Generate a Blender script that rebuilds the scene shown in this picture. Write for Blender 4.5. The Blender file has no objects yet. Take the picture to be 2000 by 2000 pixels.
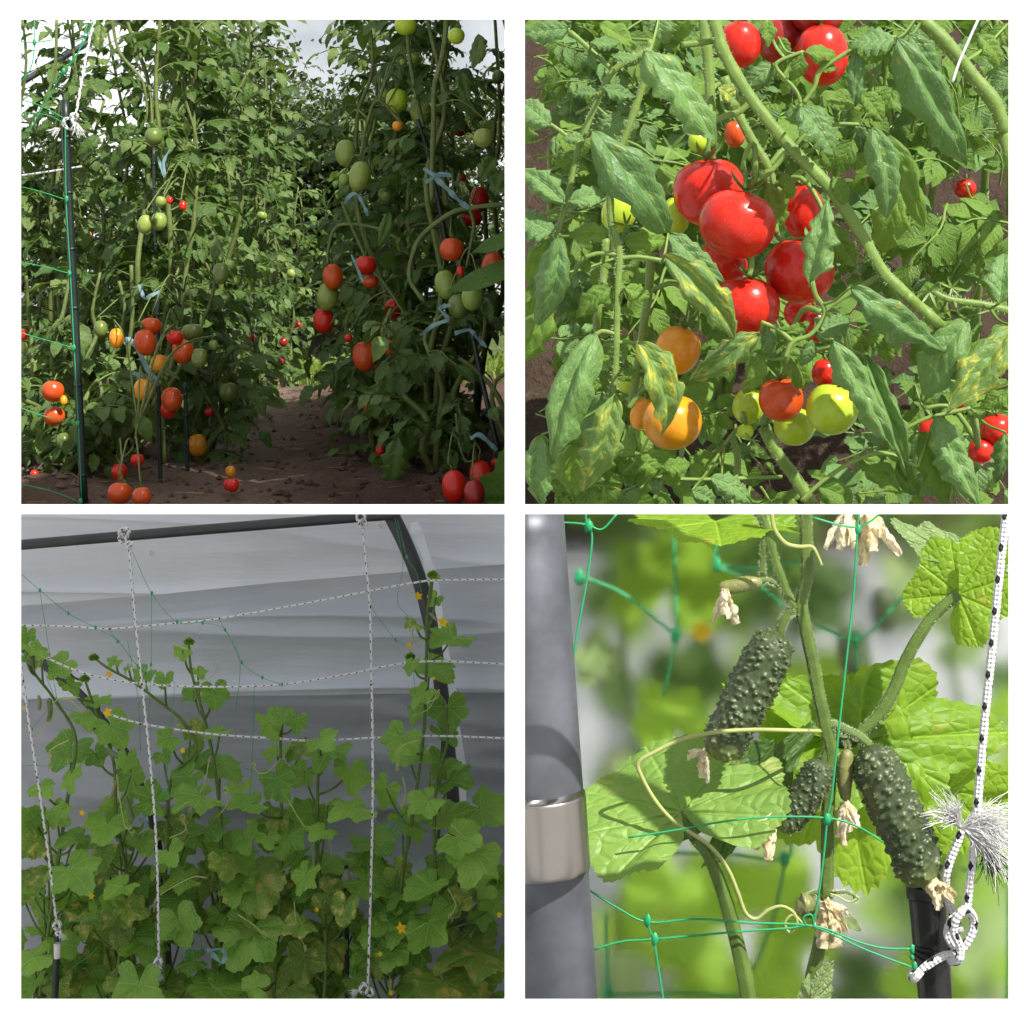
import bpy, math, random
import numpy as np
from mathutils import Vector, Matrix, noise as mnoise

R = math.radians
scene = bpy.context.scene
COL = scene.collection

# ------------------------------------------------------------------ camera
K = 0.00029            # tangent per pixel of the 2000 px picture
HOR = 611.0            # eye level in the picture
H = 2.0                # eye height over the lower yard
cam_d = bpy.data.cameras.new('camera')
cam = bpy.data.objects.new('camera', cam_d)
COL.objects.link(cam)
cam.location = (0, 0, H)
cam.rotation_euler = (R(90), 0, 0)
cam_d.sensor_width = 36
cam_d.lens = 18 / (1000 * K)
cam_d.shift_y = -(1000 - HOR) / 2000
cam_d.clip_start = 0.05
cam_d.clip_end = 2000
scene.camera = cam

# ------------------------------------------------------------------ light
SUN_EL, SUN_AZ = R(48), R(140)        # azimuth clockwise from +Y
S = Vector((math.sin(SUN_AZ) * math.cos(SUN_EL), math.cos(SUN_AZ) * math.cos(SUN_EL), math.sin(SUN_EL)))
sl = bpy.data.lights.new('sun', 'SUN')
sl.energy = 5.0
sl.angle = R(0.6)
sl.color = (1.0, 0.95, 0.87)
so = bpy.data.objects.new('sun', sl)
COL.objects.link(so)
so.location = (6, -6, 9)
so.rotation_euler = S.to_track_quat('Z', 'Y').to_euler()

world = bpy.data.worlds.new('World')
scene.world = world
world.use_nodes = True
wn = world.node_tree
wn.nodes.clear()
wo = wn.nodes.new('ShaderNodeOutputWorld')
wb = wn.nodes.new('ShaderNodeBackground')
sky = wn.nodes.new('ShaderNodeTexSky')
sky.sky_type = 'NISHITA'
sky.sun_disc = False
sky.sun_elevation = SUN_EL
sky.sun_rotation = SUN_AZ
sky.dust_density = 2.0
tc = wn.nodes.new('ShaderNodeTexCoord')
nz = wn.nodes.new('ShaderNodeTexNoise')
nz.inputs['Scale'].default_value = 3.2
nz.inputs['Detail'].default_value = 7
nz.inputs['Roughness'].default_value = 0.6
rp = wn.nodes.new('ShaderNodeValToRGB')
rp.color_ramp.elements[0].position = 0.36
rp.color_ramp.elements[1].position = 0.60
mx = wn.nodes.new('ShaderNodeMixRGB')
mx.inputs[2].default_value = (15.0, 15.2, 15.4, 1)
wn.links.new(tc.outputs['Generated'], nz.inputs['Vector'])
wn.links.new(nz.outputs['Fac'], rp.inputs[0])
wn.links.new(rp.outputs[0], mx.inputs[0])
veil = wn.nodes.new('ShaderNodeMixRGB')      # thin high haze over the blue
veil.inputs[0].default_value = 0.45
veil.inputs[2].default_value = (5.0, 5.2, 5.5, 1)
wn.links.new(sky.outputs[0], veil.inputs[1])
wn.links.new(veil.outputs[0], mx.inputs[1])
wn.links.new(mx.outputs[0], wb.inputs[0])
wb.inputs[1].default_value = 0.05
wn.links.new(wb.outputs[0], wo.inputs[0])

scene.view_settings.view_transform = 'Standard'
scene.view_settings.look = 'None'
scene.view_settings.gamma = 1
scene.view_settings.exposure = 0.72
scene.render.engine = 'CYCLES'
cy = scene.cycles
cy.use_denoising = True
cy.max_bounces = 6
cy.transparent_max_bounces = 8
cy.transmission_bounces = 4
cy.use_adaptive_sampling = True
cy.adaptive_threshold = 0.03
cy.caustics_refractive = True
cy.sample_clamp_indirect = 6

# ------------------------------------------------------------------ helpers
ORI = {'TL': (0, 0), 'TR': (1000, 0), 'BL': (0, 1000), 'BR': (1000, 1000)}
Z = 1.932


def at(q, zx, zy, d):
    ox, oy = ORI[q]
    px, py = ox + zx / Z, oy + zy / Z
    return Vector(((px - 1000) * K * d, d, H - (py - HOR) * K * d))


def sz(zpx, d):
    return zpx / Z * K * d


class MB:
    def __init__(self):
        self.v, self.f, self.uv, self.m, self.c = [], [], [], [], []

    def add(self, verts, faces, uvs=None, mi=0, cols=None):
        o = len(self.v)
        self.v += [tuple(p) for p in verts]
        self.uv += uvs if uvs is not None else [(0.5, 0.5)] * len(verts)
        self.c += cols if cols is not None else [0.0] * len(verts)
        self.f += [tuple(i + o for i in f) for f in faces]
        self.m += [mi] * len(faces)

    def mesh(self, name, mats, smooth=True):
        me = bpy.data.meshes.new(name)
        me.from_pydata(self.v, [], self.f)
        n = len(me.loops)
        idx = np.empty(n, dtype=np.int32)
        me.loops.foreach_get('vertex_index', idx)
        uv = np.array(self.uv, dtype=np.float32)[idx]
        me.uv_layers.new(name='UVMap').data.foreach_set('uv', uv.ravel())
        if any(self.c):
            at_ = me.attributes.new('wart', 'FLOAT', 'POINT')
            at_.data.foreach_set('value', np.array(self.c, dtype=np.float32))
        for m in mats if isinstance(mats, (list, tuple)) else [mats]:
            me.materials.append(m)
        me.polygons.foreach_set('material_index', np.array(self.m, dtype=np.int32))
        me.polygons.foreach_set('use_smooth', np.full(len(me.polygons), smooth))
        me.update()
        return me


MW = {}


def link(name, me, parent=None, mw=None):
    o = bpy.data.objects.new(name, me)
    COL.objects.link(o)
    mw = mw if mw is not None else Matrix.Identity(4)
    MW[o.name] = mw
    if parent is not None:
        o.parent = parent
        o.matrix_basis = MW[parent.name].inverted() @ mw
    else:
        o.matrix_basis = mw
    return o


def tag(o, label=None, cat=None, group=None, kind=None):
    if label: o['label'] = label
    if cat: o['category'] = cat
    if group: o['group'] = group
    if kind: o['kind'] = kind
    return o


def thing(name, label, cat, loc, group=None):
    o = link(name, None, None, Matrix.Translation(Vector(loc)))
    o.empty_display_size = 0.05
    return tag(o, label, cat, group)


def solo(name, mb, mat, label, cat, group=None, kind=None, smooth=True):
    """a top-level thing of one mesh, its origin moved to its base"""
    a = np.array(mb.v)
    c = Vector((float(a[:, 0].mean()), float(a[:, 1].mean()), float(a[:, 2].min())))
    mb.v = [(x - c.x, y - c.y, z - c.z) for x, y, z in mb.v]
    o = link(name, mb.mesh(name, mat, smooth), None, Matrix.Translation(c))
    return tag(o, label, cat, group, kind)


def part(name, mb, mat, parent, smooth=True):
    return link(name, mb.mesh(name, mat, smooth), parent)


def catmull(pts, n=6):
    pts = [Vector(p) for p in pts]
    if len(pts) < 3:
        return [pts[0].lerp(pts[-1], i / n) for i in range(n + 1)]
    out = []
    P = [pts[0] * 2 - pts[1]] + pts + [pts[-1] * 2 - pts[-2]]
    for i in range(1, len(P) - 2):
        a, b, c, d = P[i - 1], P[i], P[i + 1], P[i + 2]
        for j in range(n):
            t = j / n
            out.append(0.5 * ((2 * b) + (c - a) * t + (2 * a - 5 * b + 4 * c - d) * t * t + (3 * b - a - 3 * c + d) * t ** 3))
    out.append(pts[-1])
    return out


def frames(pts):
    T = []
    for i in range(len(pts)):
        t = pts[min(i + 1, len(pts) - 1)] - pts[max(i - 1, 0)]
        T.append(t.normalized() if t.length > 1e-9 else Vector((0, 0, 1)))
    u = T[0].orthogonal().normalized()
    out = []
    for t in T:
        u = (u - t * u.dot(t))
        u = u.normalized() if u.length > 1e-6 else t.orthogonal().normalized()
        out.append((t, u, t.cross(u)))
    return out


def tube(mb, pts, rad, sides=8, smooth=6, caps=True, mi=0, knob=None, ribs=0):
    ps = catmull(pts, smooth) if smooth else [Vector(p) for p in pts]
    fr = frames(ps)
    n = len(ps)
    if isinstance(rad, (int, float)):
        rad = [rad, rad]
    vs, uv, fs = [], [], []
    L = 0.0
    r0 = max(rad)
    for i, p in enumerate(ps):
        t = i / (n - 1) * (len(rad) - 1)
        a = min(int(t), len(rad) - 2)
        r = rad[a] + (rad[a + 1] - rad[a]) * (t - a)
        if knob:
            r *= 1 + knob * max(0, mnoise.noise(p * 60)) 
        if i: L += (p - ps[i - 1]).length
        for j in range(sides + 1):
            an = 2 * math.pi * j / sides
            rr = r * (1 + (0.08 * math.cos(an * ribs) if ribs else 0))
            vs.append(p + (fr[i][1] * math.cos(an) + fr[i][2] * math.sin(an)) * rr)
            uv.append((j / sides, L / (2 * math.pi * r0)))
    w = sides + 1
    for i in range(n - 1):
        for j in range(sides):
            fs.append((i * w + j, i * w + j + 1, (i + 1) * w + j + 1, (i + 1) * w + j))
    if caps:
        b = len(vs)
        vs += [ps[0], ps[-1]]
        uv += [(0.5, 0), (0.5, L)]
        for j in range(sides):
            fs.append((b, j + 1, j))
            fs.append((b + 1, (n - 1) * w + j, (n - 1) * w + j + 1))
    mb.add(vs, fs, uv, mi)
    return ps


def box(mb, lo, hi, mi=0):
    x0, y0, z0 = lo
    x1, y1, z1 = hi
    v = [(x0, y0, z0), (x1, y0, z0), (x1, y1, z0), (x0, y1, z0), (x0, y0, z1), (x1, y0, z1), (x1, y1, z1), (x0, y1, z1)]
    f = [(0, 3, 2, 1), (4, 5, 6, 7), (0, 1, 5, 4), (1, 2, 6, 5), (2, 3, 7, 6), (3, 0, 4, 7)]
    mb.add(v, f, None, mi)


def frame_m(B, X, N, L, ws=1.0, zs=1.0):
    X = X.normalized()
    Y = N.cross(X)
    Y = Y.normalized() if Y.length > 1e-6 else X.orthogonal().normalized()
    Zv = X.cross(Y)
    m = Matrix.Identity(4)
    for i in range(3):
        m[i][0] = X[i] * L
        m[i][1] = Y[i] * L * ws
        m[i][2] = Zv[i] * L * zs
        m[i][3] = B[i]
    return m

# ------------------------------------------------------------------ materials


class NT:
    def __init__(self, name):
        self.m = bpy.data.materials.new(name)
        self.m.use_nodes = True
        self.t = self.m.node_tree
        self.t.nodes.clear()
        self.out = self.n('OutputMaterial')

    def n(self, ty, **kw):
        nd = self.t.nodes.new('ShaderNode' + ty)
        for k, v in kw.items():
            setattr(nd, k, v)
        return nd

    def l(self, a, b):
        self.t.links.new(a, b)

    def math(self, op, a, b=None, c=None):
        nd = self.n('Math', operation=op)
        for i, x in enumerate((a, b, c)):
            if x is None: continue
            if isinstance(x, (int, float)):
                nd.inputs[i].default_value = x
            else:
                self.l(x, nd.inputs[i])
        return nd.outputs[0]

    def mix(self, f, a, b, mode='MIX'):
        nd = self.n('MixRGB', blend_type=mode)
        for i, x in enumerate((f, a, b)):
            if isinstance(x, (int, float)):
                nd.inputs[i].default_value = x
            elif isinstance(x, tuple):
                nd.inputs[i].default_value = (*x, 1)
            else:
                self.l(x, nd.inputs[i])
        return nd.outputs[0]

    def noise(self, scale, detail=3, rough=0.5, vec=None, out='Fac'):
        nd = self.n('TexNoise')
        nd.inputs['Scale'].default_value = scale
        nd.inputs['Detail'].default_value = detail
        nd.inputs['Roughness'].default_value = rough
        if vec is not None: self.l(vec, nd.inputs['Vector'])
        return nd.outputs[out]

    def ramp(self, fac, a, b, ca=(0, 0, 0), cb=(1, 1, 1)):
        nd = self.n('ValToRGB')
        nd.color_ramp.elements[0].position = a
        nd.color_ramp.elements[0].color = (*ca, 1)
        nd.color_ramp.elements[1].position = b
        nd.color_ramp.elements[1].color = (*cb, 1)
        self.l(fac, nd.inputs[0])
        return nd.outputs[0]

    def bump(self, h, strength=0.3, dist=0.01):
        nd = self.n('Bump')
        nd.inputs['Strength'].default_value = strength
        nd.inputs['Distance'].default_value = dist
        self.l(h, nd.inputs['Height'])
        return nd.outputs[0]

    def bsdf(self, col, rough=0.5, spec=0.5, metal=0.0, normal=None, **kw):
        nd = self.n('BsdfPrincipled')
        for key, x in (('Base Color', col), ('Roughness', rough), ('Specular IOR Level', spec), ('Metallic', metal)):
            if isinstance(x, (int, float)):
                nd.inputs[key].default_value = x
            elif isinstance(x, tuple):
                nd.inputs[key].default_value = (*x, 1)
            else:
                self.l(x, nd.inputs[key])
        if normal is not None: self.l(normal, nd.inputs['Normal'])
        for k, v in kw.items():
            nd.inputs[k.replace('_', ' ')].default_value = v
        return nd.outputs[0]

    def done(self, sh):
        self.l(sh, self.out.inputs['Surface'])
        return self.m


def leaf_mat(name, ca, cb, kind='pin', blotch=0.0, bl_col=(0.42, 0.40, 0.06), dust=0.0, trans=0.3, tcol=None, rough=0.48, veinamt=0.35, vscale=1.0):
    t = NT(name)
    uvn = t.n('UVMap')
    oi = t.n('ObjectInfo')
    tco = t.n('TexCoord')
    sp = t.n('SeparateXYZ')
    t.l(uvn.outputs[0], sp.inputs[0])
    u, v = sp.outputs[0], sp.outputs[1]
    off = t.n('VectorMath', operation='ADD')
    t.l(uvn.outputs[0], off.inputs[0])
    cmb = t.n('CombineXYZ')
    for i in range(3):
        t.l(t.math('MULTIPLY', oi.outputs['Random'], 37.0 * (i + 1)), cmb.inputs[i])
    t.l(cmb.outputs[0], off.inputs[1])
    uvr = off.outputs[0]
    if kind == 'pin':
        s = t.math('ABSOLUTE', t.math('MULTIPLY', t.math('SUBTRACT', u, 0.5), 2.0))
        jit = t.math('MULTIPLY', t.math('SUBTRACT', t.noise(4, 2, 0.5, uvr), 0.5), 0.9)
        curve = t.math('MULTIPLY', t.math('POWER', s, 0.8), 1.5)
        w = t.math('FRACT', t.math('ADD', t.math('SUBTRACT', t.math('MULTIPLY', v, 6.0), curve), t.math('MULTIPLY', jit, .35)))
        w = t.math('ABSOLUTE', t.math('SUBTRACT', w, 0.5))          # 0 mid .. .5 at vein
        side = t.math('MULTIPLY', t.math('MAXIMUM', 0.0, t.math('MULTIPLY', t.math('SUBTRACT', w, 0.44), 16.0)), t.math('SUBTRACT', 1.0, t.math('MULTIPLY', s, 0.7)))
        mid = t.math('MAXIMUM', 0.0, t.math('SUBTRACT', 1.0, t.math('MULTIPLY', s, 16.0)))
        vein = t.math('MINIMUM', 1.0, t.math('MAXIMUM', t.math('MULTIPLY', side, 0.6), mid))
        w2 = t.math('MULTIPLY', w, w)
        quilt = t.math('SUBTRACT', t.math('MULTIPLY', w2, -1.5), t.math('MULTIPLY', mid, 0.5))
        fine = t.noise(16 * vscale, 3, 0.6, uvr)
        h = t.math('ADD', quilt, t.math('MULTIPLY', fine, 1.3))
    else:
        x = t.math('SUBTRACT', u, 0.35)
        y = t.math('SUBTRACT', v, 0.5)
        r = t.math('SQRT', t.math('ADD', t.math('MULTIPLY', x, x), t.math('MULTIPLY', y, y)))
        an = t.math('ARCTAN2', y, x)
        a2 = t.math('DIVIDE', an, R(42))
        fr = t.math('SUBTRACT', a2, t.math('ROUND', a2))
        dist = t.math('MULTIPLY', t.math('ABSOLUTE', fr), t.math('MULTIPLY', r, R(42)))
        main = t.math('MAXIMUM', 0.0, t.math('SUBTRACT', 1.0, t.math('MULTIPLY', dist, 90.0)))
        vo = t.n('TexVoronoi', feature='DISTANCE_TO_EDGE')
        vo.inputs['Scale'].default_value = 17 * vscale
        t.l(uvr, vo.inputs['Vector'])
        net = t.math('MAXIMUM', 0.0, t.math('SUBTRACT', 1.0, t.math('MULTIPLY', vo.outputs['Distance'], 18.0)))
        vein = t.math('MINIMUM', 1.0, t.math('ADD', main, t.math('MULTIPLY', net, 0.32)))
        fine = t.noise(40 * vscale, 2, 0.5, uvr)
        h = t.math('ADD', t.math('MULTIPLY', t.math('MINIMUM', vo.outputs['Distance'], 0.25), 2.6), t.math('SUBTRACT', t.math('MULTIPLY', fine, 0.35), t.math('MULTIPLY', main, 0.8)))
    big = t.noise(3.0, 3, 0.6, uvr)
    f = t.math('ADD', t.math('MULTIPLY', big, 0.7), t.math('MULTIPLY', oi.outputs['Random'], 0.5))
    col = t.mix(t.ramp(f, 0.25, 0.85), ca, cb)
    vc = tuple(min(1, c * 1.5 + 0.03) for c in cb)
    col = t.mix(t.math('MULTIPLY', vein, veinamt), col, vc)
    if blotch > 0:
        bn = t.noise(5.5, 4, 0.65, uvr)
        bf = t.ramp(bn, 0.62 - 0.10 * blotch, 0.76 - 0.08 * blotch)
        bf = t.math('MULTIPLY', bf, t.math('SUBTRACT', 1.0, t.math('MULTIPLY', vein, 0.75)))
        col = t.mix(bf, col, bl_col)
        bs = t.noise(17, 3, 0.6, uvr)
        col = t.mix(t.math('MULTIPLY', t.ramp(bs, 0.66, 0.74), min(1, blotch)), col, (0.33, 0.21, 0.09))
    if dust > 0:
        dn = t.noise(34, 4, 0.7, uvr)
        col = t.mix(t.math('MULTIPLY', t.ramp(dn, 0.56, 0.72), dust), col, (0.42, 0.52, 0.50))
    nrm = t.bump(h, 0.5, 0.0034 if kind == 'pin' else 0.003)
    a = t.bsdf(col, rough, 0.4, 0.0, nrm)
    tr = t.n('BsdfTranslucent')
    tcx = tcol or tuple(min(1, c * k) for c, k in zip(cb, (2.0, 1.9, 0.9)))
    t.l(t.mix(0.6, col, tcx), tr.inputs['Color'])
    t.l(nrm, tr.inputs['Normal'])
    ms = t.n('MixShader')
    ms.inputs[0].default_value = trans
    t.l(a, ms.inputs[1])
    t.l(tr.outputs[0], ms.inputs[2])
    return t.done(ms.outputs[0])


def plain(name, col, rough=0.5, spec=0.5, metal=0.0, var=0.15, nscale=30, bump=0.15, coord='Object', col2=None, trans=0.0, bdist=0.004):
    t = NT(name)
    tco = t.n('TexCoord')
    n1 = t.noise(nscale, 4, 0.6, tco.outputs[coord])
    c2 = col2 or tuple(c * (1 - 2.2 * var) for c in col)
    oi = t.n('ObjectInfo')
    f = t.math('ADD', t.math('MULTIPLY', t.ramp(n1, 0.3, 0.7), 0.8), t.math('MULTIPLY', oi.outputs['Random'], 0.2))
    c = t.mix(f, col, c2)
    sh = t.bsdf(c, rough, spec, metal, t.bump(n1, bump, bdist))
    if trans:
        tr = t.n('BsdfTranslucent')
        t.l(c, tr.inputs['Color'])
        ms = t.n('MixShader')
        ms.inputs[0].default_value = trans
        t.l(sh, ms.inputs[1])
        t.l(tr.outputs[0], ms.inputs[2])
        sh = ms.outputs[0]
    return t.done(sh)


def fruit_mat(name, ca, cb, rough=0.26, coat=0.0, speck=0.0):
    t = NT(name)
    tco = t.n('TexCoord')
    oi = t.n('ObjectInfo')
    cm = t.n('CombineXYZ')
    t.l(t.math('MULTIPLY', oi.outputs['Random'], 50), cm.inputs[0])
    ad = t.n('VectorMath', operation='ADD')
    t.l(tco.outputs['Object'], ad.inputs[0])
    t.l(cm.outputs[0], ad.inputs[1])
    n1 = t.noise(1.6, 3, 0.5, ad.outputs[0])
    f = t.math('ADD', t.math('MULTIPLY', t.ramp(n1, 0.3, 0.7), 0.7), t.math('MULTIPLY', oi.outputs['Random'], 0.3))
    c = t.mix(f, ca, cb)
    n2 = t.noise(40, 2, 0.5, ad.outputs[0])
    c = t.mix(t.math('MULTIPLY', t.ramp(n2, 0.66, 0.72), 0.35), c, (0.6, 0.45, 0.3))
    n3 = t.noise(3, 2, 0.5, ad.outputs[0])
    sh = t.bsdf(c, rough, 0.42, 0, t.bump(n3, 0.04, 0.02), Coat_Weight=coat, Coat_Roughness=0.16)
    return t.done(sh)


M = {}
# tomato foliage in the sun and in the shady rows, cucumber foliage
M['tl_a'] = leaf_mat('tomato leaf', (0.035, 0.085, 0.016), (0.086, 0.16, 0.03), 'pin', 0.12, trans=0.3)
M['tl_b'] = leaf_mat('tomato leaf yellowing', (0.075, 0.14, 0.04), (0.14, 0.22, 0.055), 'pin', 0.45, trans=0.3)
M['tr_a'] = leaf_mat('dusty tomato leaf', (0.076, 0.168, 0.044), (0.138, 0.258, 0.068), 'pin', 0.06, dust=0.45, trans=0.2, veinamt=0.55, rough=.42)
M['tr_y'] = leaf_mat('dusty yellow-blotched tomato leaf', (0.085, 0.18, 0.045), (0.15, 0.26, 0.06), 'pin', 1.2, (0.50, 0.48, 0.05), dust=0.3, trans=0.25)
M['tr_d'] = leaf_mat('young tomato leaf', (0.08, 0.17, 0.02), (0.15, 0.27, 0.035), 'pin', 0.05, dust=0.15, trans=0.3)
M['cu_a'] = leaf_mat('cucumber leaf', (0.075, 0.19, 0.025), (0.22, 0.40, 0.06), 'pal', 0.08, trans=0.33, rough=.38, veinamt=.6)
M['cu_b'] = leaf_mat('spotted cucumber leaf', (0.085, 0.18, 0.025), (0.19, 0.31, 0.05), 'pal', 1.15, (0.58, 0.46, 0.12), trans=0.3, veinamt=.5)
M['cu_lime'] = leaf_mat('bright cucumber leaf', (0.16, 0.31, 0.02), (0.25, 0.42, 0.03), 'pal', 0.1, trans=0.5, tcol=(0.46, 0.68, 0.03), vscale=1.0, veinamt=.6)
M['cu_pale'] = leaf_mat('pale cucumber leaf', (0.16, 0.25, 0.09), (0.24, 0.33, 0.13), 'pal', 0.3, (0.40, 0.40, 0.16), trans=0.25)
M['cu_mid'] = leaf_mat('mid green cucumber leaf', (0.11, 0.22, 0.035), (0.19, 0.33, 0.06), 'pal', 0.35, (0.36, 0.40, 0.12), trans=0.3, veinamt=.5)
M['cu_dark'] = leaf_mat('dark cucumber leaf', (0.05, 0.11, 0.025), (0.085, 0.16, 0.035), 'pal', 0.05, trans=0.4, tcol=(0.16, 0.28, 0.03))
M['fg_leaf'] = leaf_mat('foreground leaf', (0.07, 0.16, 0.02), (0.12, 0.24, 0.03), 'pal', 0.15, trans=0.4)
M['tree_leaf'] = leaf_mat('tree leaf', (0.035, 0.06, 0.018), (0.075, 0.11, 0.03), 'pin', 0.1, trans=0.2)
M['grass'] = leaf_mat('grass blade', (0.09, 0.17, 0.03), (0.18, 0.26, 0.05), 'pin', 0.2, trans=0.4)
M['stem'] = plain('tomato stem', (0.15, 0.20, 0.055), 0.55, 0.3, var=0.25, nscale=40, bump=0.3)
M['stem_sun'] = plain('sunlit tomato stem', (0.17, 0.26, 0.05), 0.5, 0.35, var=0.22, nscale=60, bump=0.35, col2=(0.12, 0.20, 0.045))
M['vine'] = plain('cucumber vine', (0.11, 0.18, 0.035), 0.55, 0.3, var=0.2, nscale=60, bump=0.3)
M['hair'] = plain('plant hair', (0.5, 0.58, 0.35), 0.6, 0.2, var=0.05, bump=0)
M['tendril'] = plain('tendril', (0.36, 0.40, 0.14), 0.5, 0.3, var=0.1, bump=0.1)
M['wilt'] = plain('wilted petal', (0.93, 0.90, 0.76), 0.7, 0.2, var=0.2, nscale=70, bump=0.5, col2=(0.82, 0.68, 0.38), trans=0.45)
M['petal'] = plain('yellow petal', (0.78, 0.52, 0.02), 0.6, 0.2, var=0.12, nscale=60, bump=0.3, trans=0.3)
M['calyx'] = plain('calyx', (0.14, 0.25, 0.05), 0.55, 0.3, var=0.2, nscale=60)
M['red'] = fruit_mat('red tomato', (0.62, 0.012, 0.006), (0.50, 0.022, 0.008))
M['dred'] = fruit_mat('dark red tomato', (0.34, 0.016, 0.012), (0.25, 0.014, 0.012))
M['orange'] = fruit_mat('orange tomato', (0.58, 0.085, 0.010), (0.48, 0.050, 0.010))
M['amber'] = fruit_mat('amber tomato', (0.70, 0.32, 0.012), (0.64, 0.20, 0.012))
M['green'] = fruit_mat('green tomato', (0.26, 0.33, 0.065), (0.18, 0.27, 0.05), 0.25)
M['olive'] = fruit_mat('dark green tomato', (0.13, 0.18, 0.035), (0.09, 0.14, 0.03), 0.25)
M['lime'] = fruit_mat('lime tomato', (0.42, 0.55, 0.035), (0.33, 0.48, 0.03), 0.22)
M['stake'] = plain('green stake plastic', (0.011, 0.024, 0.021), 0.42, 0.5, var=0.2, nscale=25, bump=0.2)
M['black'] = plain('black plastic', (0.012, 0.014, 0.013), 0.33, 0.5, var=0.2, nscale=60, bump=0.25)
M['tie'] = plain('blue ribbon', (0.24, 0.40, 0.43), 0.45, 0.4, var=0.12, nscale=30, trans=0.25)
M['net'] = plain('green netting', (0.03, 0.38, 0.15), 0.4, 0.4, var=0.1, nscale=20, bump=0, trans=0.2)
M['pipe'] = plain('dark pipe', (0.045, 0.048, 0.05), 0.45, 0.5, 0.3, var=0.2, nscale=12)
M['steel'] = plain('galvanised steel', (0.19, 0.205, 0.24), 0.5, 0.5, 0.6, var=0.3, nscale=14, bump=0.2)
M['band'] = plain('bright steel band', (0.38, 0.36, 0.34), 0.3, 0.5, 1.0, var=0.06, nscale=10, bump=0.05)
M['white'] = plain('white paint', (0.86, 0.86, 0.86), 0.7, 0.2, var=0.01, nscale=8, bump=0.03)
M['fibre'] = plain('white fibre', (0.78, 0.78, 0.78), 0.6, 0.2, var=0.04, bump=0, trans=0.2)
M['bfibre'] = plain('black fibre', (0.02, 0.02, 0.028), 0.6, 0.2, bump=0)
M['bark'] = plain('bark', (0.07, 0.055, 0.04), 0.85, 0.1, var=0.25, nscale=18, bump=0.8, bdist=0.02)
M['dark_backing'] = plain('dark film backing', (0.022, 0.024, 0.024), .9, .1, var=.2, nscale=9)  # added dark facing, makes the lower film in front read darker
M['concrete'] = plain('concrete', (0.11, 0.11, 0.105), 0.85, 0.2, var=0.15, nscale=6, bump=0.4)
M['tag'] = plain('paper tag', (0.6, 0.6, 0.58), 0.6, 0.2, var=0.1)


def soil_mat(name, a, b, path=False):
    t = NT(name)
    tco = t.n('TexCoord')
    n1 = t.noise(3, 5, 0.65, tco.outputs['Object'])
    n2 = t.noise(45, 5, 0.7, tco.outputs['Object'])
    c = t.mix(t.ramp(n1, 0.3, 0.7), a, b)
    c = t.mix(t.math('MULTIPLY', t.ramp(n2, 0.55, 0.75), 0.6), c, tuple(x * 1.7 for x in b))
    if path:        # dry trodden strip down the middle
        sp = t.n('SeparateXYZ')
        t.l(tco.outputs['Object'], sp.inputs[0])
        off = t.math('ADD', sp.outputs[0], t.math('ADD', .98 - 5.6 * .105, t.math('MULTIPLY', sp.outputs[1], .105)))
        off = t.math('ADD', t.math('ABSOLUTE', off), t.math('MULTIPLY', t.math('SUBTRACT', n1, .5), .5))
        c = t.mix(t.math('MULTIPLY', t.ramp(off, .16, .42, (1, 1, 1), (0, 0, 0)), .75), c, t.mix(n2, (0.15, 0.105, 0.08), (0.24, 0.175, 0.135)))
    h = t.math('ADD', t.math('MULTIPLY', n1, 0.4), n2)
    return t.done(t.bsdf(c, 0.95, 0.1, 0, t.bump(h, 0.9, 0.03)))


M['soil'] = soil_mat('garden soil', (0.075, 0.047, 0.034), (0.125, 0.082, 0.06), True)
M['soil_d'] = soil_mat('dark soil', (0.038, 0.026, 0.018), (0.075, 0.052, 0.038))


def rope_mat():
    t = NT('braided rope')
    uvn = t.n('UVMap')
    sp = t.n('SeparateXYZ')
    t.l(uvn.outputs[0], sp.inputs[0])
    u, v = sp.outputs[0], sp.outputs[1]
    a = t.math('ADD', t.math('MULTIPLY', v, 0.85), t.math('MULTIPLY', u, 1.0))
    b = t.math('SUBTRACT', t.math('MULTIPLY', v, 0.85), t.math('MULTIPLY', u, 2.0))
    fa = t.math('LESS_THAN', t.math('FRACT', a), 0.30)
    fb = t.math('LESS_THAN', t.math('FRACT', b), 0.42)
    fleck = t.math('MULTIPLY', fa, fb)
    c = t.mix(fleck, (0.72, 0.72, 0.74), (0.012, 0.012, 0.016))
    wa = t.math('SINE', t.math('MULTIPLY', t.math('ADD', t.math('MULTIPLY', v, 3.0), t.math('MULTIPLY', u, 4.0)), 6.2832))
    wb_ = t.math('SINE', t.math('MULTIPLY', t.math('SUBTRACT', t.math('MULTIPLY', v, 3.0), t.math('MULTIPLY', u, 4.0)), 6.2832))
    h = t.math('MULTIPLY', wa, wb_)
    c = t.mix(t.ramp(h, 0.0, 0.6), t.mix(0.12, c, (0.1, 0.1, 0.11)), c)
    return t.done(t.bsdf(c, 0.65, 0.25, 0, t.bump(h, 0.5, 0.002)))


M['rope'] = rope_mat()


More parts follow.
